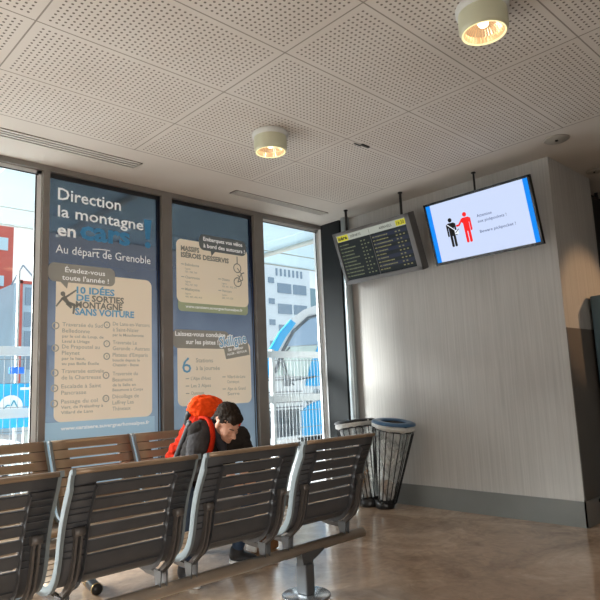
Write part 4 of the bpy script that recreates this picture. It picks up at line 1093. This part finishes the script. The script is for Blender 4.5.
pack_part('side_panel', [('c', (-.150, -.035, -.28), (-.150, -.03, .13), .030, .034), ('c', (-.135, .03, .10), (-.150, .03, .18), .03, .03)], M_bk, dp=None)
pack_part('side_panel', [('c', (.150, -.035, -.28), (.150, -.03, .13), .030, .034)], M_bk, dp=None)
pack_part('back_padding', [('c', (-.08, -.085, -.25), (-.09, -.085, .17), .035, .035), ('c', (.08, -.085, -.25), (.09, -.085, .17), .035, .035)], M_bk, dp=None)
for s in (-1, 1):
    b = bmesh.new(); tube(b, [Q((s * .075 - .01, .105, .06)), Q((s * .075 - .02, .128, .17)), Q((s * .07 - .02, .112, .25)), Q((s * .06 - .02, .075, .293)), Q((s * .06 - .02, .01, .307))], .0075, 8)
    bmesh.ops.transform(b, matrix=porg, verts=b.verts[:]); ls = obj('lid_strap', b, M_bk, pk)
    b = bmesh.new(); bevbox(b, -.016, .016, -.006, .006, -.014, .014, .003, 1, M=PMx @ Matrix.Translation((s * .075 - .015, .128, .13)))
    bmesh.ops.transform(b, matrix=porg, verts=b.verts[:]); obj('buckle', b, M_bk, ls)
for s in (1,):
    b = bmesh.new(); tube(b, [Q((s * .158, .02, .13)), Q((s * .165, .09, .02)), Q((s * .13, .13, -.06)), Q((s * .10, .128, -.12))], .007, 8)
    bmesh.ops.transform(b, matrix=porg, verts=b.verts[:]); obj('compression_strap', b, M_bk, pk)
for sh, el, s in ((shR, eR, -1),):          # shoulder straps over the jacket
    pts = [Q((s * .07, -.10, .17)), sh + Vector((-s * .055, .05, .090)), sh + Vector((-s * .050, -.04, .085)), sh + Vector((-s * .042, -.098, .02)), sh + Vector((-s * .035, -.105, -.07)), sh + Vector((-s * .0, -.07, -.16)), Q((s * .15, -.07, -.20))]
    rp = []
    for i in range(len(pts) - 1):
        p0, p1, p2, p3 = pts[max(i - 1, 0)], pts[i], pts[i + 1], pts[min(i + 2, len(pts) - 1)]
        for k in range(6):
            t_ = k / 6; rp.append(0.5 * ((2 * p1) + (-p0 + p2) * t_ + (2 * p0 - 5 * p1 + 4 * p2 - p3) * t_ * t_ + (-p0 + 3 * p1 - 3 * p2 + p3) * t_ ** 3))
    b = bmesh.new(); A = []
    cen = (sh + mid) / 2
    for i, q in enumerate(rp):
        d = (rp[min(i + 1, len(rp) - 1)] - rp[max(i - 1, 0)]).normalized(); wv = Vector((1, 0, 0)); wv = (wv - d * wv.dot(d)).normalized(); nv = d.cross(wv)
        A.append([b.verts.new(q + wv * a * .016 + nv * c * .008) for a, c in ((-1, -1), (1, -1), (1, 1), (-1, 1))])
    for a, c in zip(A, A[1:]):
        for k in range(4): fc = b.faces.new((a[k], a[(k + 1) % 4], c[(k + 1) % 4], c[k])); fc.smooth = True
    b.faces.new(A[0]); b.faces.new(A[-1])
    bmesh.ops.transform(b, matrix=porg, verts=b.verts[:]); st = obj('shoulder_strap', b, M_or, pk)

# things on the floor under the benches ------------------------------------
t = thing('leather_satchel', 'small brown satchel with pale edge on the floor behind the front beam', 'bag', (3.06, 3.72, 0))
M_lea = mat('brown_leather', (0.20, 0.10, 0.045), 0.5, noise_amt=.3, nscale=12)
bm = bmesh.new(); bevbox(bm, -.11, .13, -.05, .05, 0, .15, .025, 3); obj('body', bm, M_lea, t)
bm = bmesh.new(); bevbox(bm, -.125, -.105, -.055, .055, .0, .165, .006, 2, M=Matrix.Rotation(.15, 4, 'Y')); obj('edge_panel', bm, M_sole, t)
bm = bmesh.new(); tube(bm, [(-.08, 0, .145), (-.05, 0, .19), (.05, 0, .20), (.10, 0, .145)], .008, 8); obj('handle', bm, M_dk, t)
t = thing('thermos_flask', 'dark flask with brass rings lying on floor behind the front beam', 'flask', (1.765, 3.84, .038))
t.rotation_euler = (0, 0, math.radians(-101))
bm = bmesh.new(); lathe(bm, [(0, -.13), (.030, -.13), (.034, -.12), (.034, .10), (.030, .115), (0, .115)], M=Matrix.Rotation(PI / 2, 4, 'Y'), seg=24); obj('body', bm, M_black, t)
M_brass = mat('brass', (0.45, 0.30, 0.12), 0.35, 0.8)
for z in (-.115, -.06, .10):
    bm = bmesh.new(); lathe(bm, [(.0345, z - .008), (.037, z - .004), (.037, z + .004), (.0345, z + .008)], M=Matrix.Rotation(PI / 2, 4, 'Y'), seg=24); obj('ring', bm, M_brass, t)

# ------------------------------------------------------------------ outside
M_ground = mat('asphalt', (0.52, 0.53, 0.53), 0.85, noise_amt=.08, nscale=2)
bm = bmesh.new(); box(bm, -30, 70, 5.0, 60, -.2, -.1); tag(obj('ground', bm, M_ground), 'pale paved forecourt outside the glass wall', 'pavement', kind='structure')
# canopy
M_can = film('frosted_canopy', (0.46, 0.58, 0.64), 0.06, 0.35, glow=0.38)  # emission imitates sky light coming through the frosted glass
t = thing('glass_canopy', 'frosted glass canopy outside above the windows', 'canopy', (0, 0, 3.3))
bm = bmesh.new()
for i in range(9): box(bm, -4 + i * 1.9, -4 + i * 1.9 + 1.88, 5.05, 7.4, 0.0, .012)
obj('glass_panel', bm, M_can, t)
M_canst = mat('canopy_steel', (0.50, 0.50, 0.46), 0.5, .3)
for x0, y0, x1, y1, rr_ in ((5.8, 5.1, 5.8, 7.38, .035), (2.9, 5.1, 2.9, 7.38, .035), (0.0, 5.1, 0.0, 7.38, .035), (-3.9, 6.55, 12, 6.55, .008)):
    bm = bmesh.new(); tube(bm, [(x0, y0, -.06), (x1, y1, -.06)], rr_, 8); obj('strut', bm, M_canst, t)
bm = bmesh.new(); tube(bm, [(-4, 7.38, -.02), (13, 7.38, -.02)], .012, 6); obj('edge_rail', bm, M_canst, t)
# mesh fence
t = thing('mesh_fence', 'white steel mesh fence with two pale rails outside the windows', 'fence', (0, 5.35, -.1))
M_fence = mat('fence_white', (0.66, 0.70, 0.72), 0.5); M_mesh = mat('fence_wire', (0.24, 0.27, 0.29), 0.5)
for z in (1.685, 1.165):
    bm = bmesh.new(); box(bm, -4, 7.0, -.02, .02, z - .0, z + .078); obj('rail', bm, M_fence, t)
bm = bmesh.new()
x = 1.0
while x < 6.6:
    box(bm, x, x + .0042, -.0025, .0025, .0, 1.75); x += .056
for k in range(9): box(bm, 1.0, 6.6, -.006, -.001, .05 + .2 * k, .056 + .2 * k)
obj('wire_mesh', bm, M_mesh, t)
for x in (-1.0, 2.02, 4.62, 5.55, 6.9):
    bm = bmesh.new(); box(bm, x - .02, x + .02, -.025, .025, 0, 1.78); obj('fence_post', bm, M_fence, t)

# bus
M_busw = mat('bus_white', (0.80, 0.83, 0.84), 0.3); M_busb = mat('bus_blue', (0.02, 0.42, 0.82), 0.3); M_busg = mat('bus_windscreen_upper', (0.36, 0.50, 0.66), 0.15); M_busg2 = mat('bus_windscreen_lower', (0.62, 0.74, 0.70), 0.15)  # upper windscreen colour holds the reflection of the sky
M_bust = mat('bus_trim', (0.10, 0.12, 0.14), 0.5)
bus = thing('parked_coach', 'white and sky-blue coach parked beyond the fence, seen through the right window', 'bus', (8.8, 9.0, -.1))
borg = Matrix.Translation((-8.8, -9.0, .1))
def bpart(name, pts, y0, y1, m, parent=None):
    bm = bmesh.new(); prism_xz(bm, pts, y0, y1); bmesh.ops.transform(bm, matrix=borg, verts=bm.verts[:]); return obj(name, bm, m, parent or bus)
out = [(7.42, .25), (7.42, 1.30), (7.50, 1.62), (7.68, 1.98), (7.98, 2.36), (8.30, 2.63), (8.70, 2.86), (9.20, 3.02), (9.70, 3.09), (10.4, 3.11), (10.4, .25)]
bm = bmesh.new()
fa = [bm.verts.new((x, 9.0, z)) for x, z in out]; fb = [bm.verts.new((x + 7.6, 16.0, z)) for x, z in out]
bm.faces.new(fa); bm.faces.new(fb[::-1])
for i in range(len(out)): bm.faces.new((fa[i], fb[i], fb[(i + 1) % len(out)], fa[(i + 1) % len(out)]))
bmesh.ops.transform(bm, matrix=borg, verts=bm.verts[:]); obj('body', bm, M_busw, bus)
bpart('blue_trim', [(7.42, 1.30), (7.50, 1.62), (7.68, 1.98), (7.98, 2.36), (8.30, 2.63), (8.44, 2.56), (8.14, 2.26), (7.86, 1.90), (7.68, 1.56), (7.60, 1.30)], 8.97, 9.0, M_busb)
bpart('roof_line', [(7.80, 1.55), (8.02, 1.98), (8.34, 2.40), (8.80, 2.72), (9.4, 2.86), (9.4, 2.83), (8.82, 2.68), (8.38, 2.36), (8.06, 1.95), (7.84, 1.54)], 8.96, 9.0, M_bust)
bpart('windscreen', [(8.14, 2.08), (8.40, 2.38), (8.84, 2.67), (9.4, 2.82), (9.4, 2.16)], 8.975, 9.0, M_busg)
bpart('windscreen', [(7.88, 1.50), (8.14, 2.06), (9.4, 2.14), (9.4, 1.44)], 8.975, 9.0, M_busg2)
bpart('blue_panel', [(9.34, 2.48), (9.05, 2.10), (8.80, 1.70), (8.66, 1.28), (8.95, 1.26), (9.6, 1.32), (9.6, 2.48)], 8.955, 9.0, M_busb)
bpart('blue_panel', [(8.52, .28), (8.52, .78), (8.75, .90), (9.05, .97), (9.6, 1.02), (9.6, .28)], 8.955, 9.0, M_busb)
bpart('emblem', disc_pts(9.17, 2.0, .07, 20), 8.95, 8.955, M_busw)
for cx, cz in ((8.72, .97), (8.95, 1.14)):
    hl_ = bpart('headlight', disc_pts(cx, cz, .065, 20), 8.93, 9.0, mat('headlight', (0.35, 0.42, 0.45), .2, .5)); bpart('lens', disc_pts(cx, cz, .03, 14), 8.92, 8.93, M_bust, None).parent = hl_
bm = bmesh.new()
for k in range(13): box(bm, 7.62 + k * .065, 7.655 + k * .065, 8.96, 8.99, .30, .82)
for z in (.86, .96, 1.06, 1.16, 1.40): box(bm, 7.5, 8.55, 8.97, 8.99, z, z + .018)
bmesh.ops.transform(bm, matrix=borg, verts=bm.verts[:]); obj('grille', bm, M_bust, bus)
bm = bmesh.new()
for a, c in (((8.06, 1.40), (7.95, 1.86)), ((8.12, 1.40), (8.28, 1.30)), ((8.0, 1.85), (8.18, 1.32)), ((8.1, 1.37), (8.9, 1.46)), ((8.02, 1.9), (8.2, 2.05))): tube(bm, [(a[0], 8.93, a[1]), (c[0], 8.93, c[1])], .018, 6)
box(bm, 8.03, 8.16, 8.90, 8.96, 1.28, 1.44)
bmesh.ops.transform(bm, matrix=borg, verts=bm.verts[:]); obj('wiper', bm, M_bust, bus)
for x in (7.9, 9.9):
    bm = bmesh.new(); tube(bm, [(x, 9.9, .38), (x, 10.2, .38)], .0, 4); bm.free()
    bm = bmesh.new(); lathe(bm, [(0, -.15), (.45, -.15), (.48, -.1), (.48, .1), (.45, .15), (0, .15)], M=Matrix.Translation((x if x < 9 else 10.3, 10.6, .38)) @ Matrix.Rotation(PI / 2, 4, 'Y')); bmesh.ops.transform(bm, matrix=borg, verts=bm.verts[:]); obj('wheel', bm, M_black, bus)

# buildings
def building(label, x0, x1, y0, y1, h, m, wins, mw, name='building', extra=None):
    t = thing(name, label, 'building', ((x0 + x1) / 2, y0, -.1))
    o_ = Matrix.Translation((-(x0 + x1) / 2, -y0, .1))
    bm = bmesh.new(); box(bm, x0, x1, y0, y1, -.1, h); bmesh.ops.transform(bm, matrix=o_, verts=bm.verts[:]); obj('wall', bm, m, t)
    for (a, b_, c, d) in wins:
        bm = bmesh.new(); box(bm, a, b_, y0 - .06, y0 + .02, c, d); bmesh.ops.transform(bm, matrix=o_, verts=bm.verts[:]); wn = obj('window', bm, mw, t)
    return t, o_
M_bw = mat('white_facade', (0.84, 0.92, 0.96), .8, noise_amt=.03, nscale=1); M_bwin = mat('facade_window', (0.26, 0.36, 0.46), .3)
wins = []
for r in range(4):
    z1 = 7.95 - r * 1.33
    for a, b_ in ((24.85, 26.0), (26.2, 27.35)): wins.append((a, b_, z1 - .62, z1))
    wins.append((24.1, 24.55, z1 - .60 + .55, z1 + .30))
for k in range(7): wins.append((24.75 + k * .36, 24.87 + k * .36, 8.42, 8.88))
bt, bo = building('white office block with rows of windows seen in the right window', 22.5, 27.75, 28, 36, 9.05, M_bw, wins, M_bwin)
building('pale blue-grey low building right of the white office block', 27.9, 34, 29, 36, 8.1, mat('blue_grey_facade', (0.28, 0.42, 0.48), .7), [], M_bwin)
M_red = mat('red_brick', (0.62, 0.13, 0.10), .8, noise_amt=.08, nscale=3); M_lb = mat('pale_blue_facade', (0.50, 0.66, 0.76), .6, noise_amt=.1, nscale=.6)
wr2 = [(8.9, 9.36, 8.40, 9.02), (8.3, 9.22, 6.65, 7.15), (6.8, 7.6, 8.4, 9.0)]
t1, o1 = building('red brick building with a pale blue base seen in the left window', 4.0, 9.62, 30, 38, 10.05, M_red, wr2, mat('pale_window', (0.55, 0.75, 0.85), .3))
bm = bmesh.new(); box(bm, 3.95, 9.66, 29.9, 38, -.1, 5.8); bmesh.ops.transform(bm, matrix=o1, verts=bm.verts[:]); obj('base_storey', bm, M_lb, t1)
bm = bmesh.new()
for z in (5.0, 4.2, 3.4, 2.6): box(bm, 3.95, 9.66, 29.86, 29.9, z, z + .04)
for x in (6.5, 7.5, 8.4, 9.1): box(bm, x, x + .04, 29.86, 29.9, 1, 5.8)
bmesh.ops.transform(bm, matrix=o1, verts=bm.verts[:]); obj('facade_joint', bm, M_bwin, t1)
wt = [(8.86, 9.10, 5.2, 5.95), (8.84, 9.14, 4.3, 4.9), (8.86, 9.12, 3.4, 4.1), (8.86, 9.12, 2.5, 3.1)]
t2, o2 = building('narrow blue-grey tower with pink corner strip beside the red building', 8.42, 9.8, 26, 29.8, 6.1, M_lb, wt, M_bwin)
bm = bmesh.new(); box(bm, 8.62, 8.74, 25.93, 26.0, .5, 6.25); box(bm, 8.62, 9.3, 25.93, 26.0, 6.1, 6.22); bmesh.ops.transform(bm, matrix=o2, verts=bm.verts[:]); obj('corner_strip', bm, M_red, t2)
bm = bmesh.new(); 
for a, c in (((8.3, 26, 6.0), (8.75, 26, 6.9)), ((8.75, 26, 6.9), (9.3, 26, 6.3)), ((9.3, 26, 6.2), (9.7, 26, 6.35))): tube(bm, [a, c], .03, 6)
bmesh.ops.transform(bm, matrix=o2, verts=bm.verts[:]); obj('roof_truss', bm, M_bwin, t2)

# blue roadside panel with the mountain emblem
t = thing('blue_banner', 'sky-blue panel with white disc and mountain emblem, behind the left fence', 'sign', (1.9, 7.0, -.1))
o_ = Matrix.Translation((-1.9, -7.0, .1))
def bn(name, bm, m): bmesh.ops.transform(bm, matrix=o_, verts=bm.verts[:]); return obj(name, bm, m, t)
bm = bmesh.new(); box(bm, 1.0, 2.49, 7.0, 7.03, .92, 1.40); bn('panel', bm, M_busb)
bm = bmesh.new(); prism_xz(bm, disc_pts(2.265, 1.15, .122, 28), 6.985, 6.999); bn('disc', bm, M_busw)
bm = bmesh.new()
def bar2(a, c, w, y0, y1):
    a = Vector(a); c = Vector(c); d = (c - a).normalized() * w; n = Vector((-d.y, d.x)); prism_xz(bm, [tuple(a + n), tuple(a - n), tuple(c - n), tuple(c + n)], y0, y1)
for a, c in (((2.19, 1.13), (2.225, 1.165)), ((2.225, 1.165), (2.262, 1.155)), ((2.262, 1.155), (2.29, 1.215)), ((2.29, 1.215), (2.335, 1.13)), ((2.20, 1.10), (2.34, 1.10))): bar2(a, c, .006, 6.975, 6.984)
bn('mountain_emblem', bm, mat('emblem_teal', (0.03, 0.32, 0.45), .5))
bm = bmesh.new(); box(bm, 2.36, 2.47, 6.985, 6.999, 1.325, 1.355); bn('white_strip', bm, M_busw)
for x in (1.05, 2.42):
    bm = bmesh.new(); box(bm, x, x + .05, 7.03, 7.08, -.1, 1.40); bn('leg', bm, M_canst)
t = thing('street_sign', 'small deep blue street sign above the sky-blue panel', 'sign', (2.40, 7.6, -.1))
bm = bmesh.new(); bevbox(bm, .03, .20, -.01, .01, 1.63, 1.71, .004); obj('plate', bm, mat('deep_blue', (0.03, 0.17, 0.62), .4), t)
bm = bmesh.new(); tube(bm, [(.12, .03, 0), (.12, .03, 2.9)], .018, 8); obj('post', bm, M_canst, t)
# parked car low behind the fence on the left
t = thing('parked_car', 'white parked car low behind the fence in the left window', 'car', (1.4, 8.6, -.1))
bm = bmesh.new(); bevbox(bm, -1.4, 1.6, 0, 1.6, .22, .78, .12, 3); obj('body', bm, M_busw, t)
bm = bmesh.new(); prism_xz(bm, [(-1.1, .76), (-.6, 1.12), (.7, 1.12), (1.3, .76)], .12, 1.48); obj('cabin', bm, M_bust, t)
for x in (-.9, 1.1):
    bm = bmesh.new(); lathe(bm, [(0, -.09), (.28, -.09), (.30, 0), (.28, .09), (0, .09)], M=Matrix.Translation((x, .08, .30)) @ Matrix.Rotation(PI / 2, 4, 'X')); obj('wheel', bm, M_black, t)

# ------------------------------------------------------------------ light
wd = bpy.data.worlds.new('sky'); S.world = wd; wd.use_nodes = True
nt = wd.node_tree; N = nt.nodes; L = nt.links; bg = N['Background']
tc = N.new('ShaderNodeTexCoord'); nz = N.new('ShaderNodeTexNoise'); nz.inputs['Scale'].default_value = 2.2; nz.inputs['Detail'].default_value = 5
cr = N.new('ShaderNodeValToRGB'); cr.color_ramp.elements[0].position = .38; cr.color_ramp.elements[0].color = (.52, .76, 1.0, 1); cr.color_ramp.elements[1].position = .52; cr.color_ramp.elements[1].color = (1.0, 1.0, 1.0, 1)
L.new(tc.outputs['Generated'], nz.inputs['Vector']); L.new(nz.outputs['Fac'], cr.inputs[0]); L.new(cr.outputs[0], bg.inputs[0]); bg.inputs[1].default_value = 1.15

def area(name, loc, target, sx, sy, e, col, spread=180):
    ld = bpy.data.lights.new(name, 'AREA'); ld.shape = 'RECTANGLE'; ld.size = sx; ld.size_y = sy; ld.energy = e; ld.color = col; ld.spread = math.radians(spread)
    o = bpy.data.objects.new(name, ld); C.objects.link(o); o.location = loc
    o.rotation_euler = (Vector(target) - Vector(loc)).to_track_quat('-Z', 'Y').to_euler(); return o
area('low_sky_glow', (-7, 12, 6.3), (5.1, 3.0, 0.5), 9, 2.6, 5600, (1.0, 0.97, 0.93), 100)
area('room_fill', (-1.5, -2.6, 1.3), (2.3, 4.0, 1.1), 3.5, 1.6, 30, (1.0, 0.95, 0.89), 80)
area('window_daylight', (2.0, 4.70, 1.2), (2.0, 1.6, 3.1), 6.0, 1.4, 26, (0.97, 0.97, 0.97), 130).visible_glossy = True  # added lamp inside the glass, aimed up to brighten the ceiling like floor bounce
sp = bpy.data.lights.new('warm_wash', 'SPOT'); sp.energy = 150; sp.color = (1.0, .60, .32); sp.spot_size = math.radians(27); sp.spot_blend = .6; sp.shadow_soft_size = .05
so = bpy.data.objects.new('warm_wash', sp); C.objects.link(so); so.location = (6.4, -0.6, 2.5); so.rotation_euler = (Vector((5.65, 2.12, 1.78)) - Vector(so.location)).to_track_quat('-Z', 'Y').to_euler()

S.view_settings.view_transform = 'Standard'; S.view_settings.look = 'None'; S.view_settings.exposure = 0.13

# ------------------------------------------------------------------ camera
yaw, pitch, roll = math.radians(43.732), math.radians(8.5), math.radians(-2.401)
fw = Vector((math.sin(yaw) * math.cos(pitch), math.cos(yaw) * math.cos(pitch), math.sin(pitch)))
r0 = fw.cross(Vector((0, 0, 1))).normalized(); u0 = r0.cross(fw)
r = r0 * math.cos(roll) + u0 * math.sin(roll); u = u0 * math.cos(roll) - r0 * math.sin(roll)
cd = bpy.data.cameras.new('camera'); cd.sensor_width = 36; cd.lens = 36.0; cd.clip_start = 0.05
co = bpy.data.objects.new('camera', cd); C.objects.link(co)
Mc = Matrix((r, u, -fw)).transposed().to_4x4(); Mc.translation = (0, 0, 1.2); co.matrix_world = Mc
S.camera = co
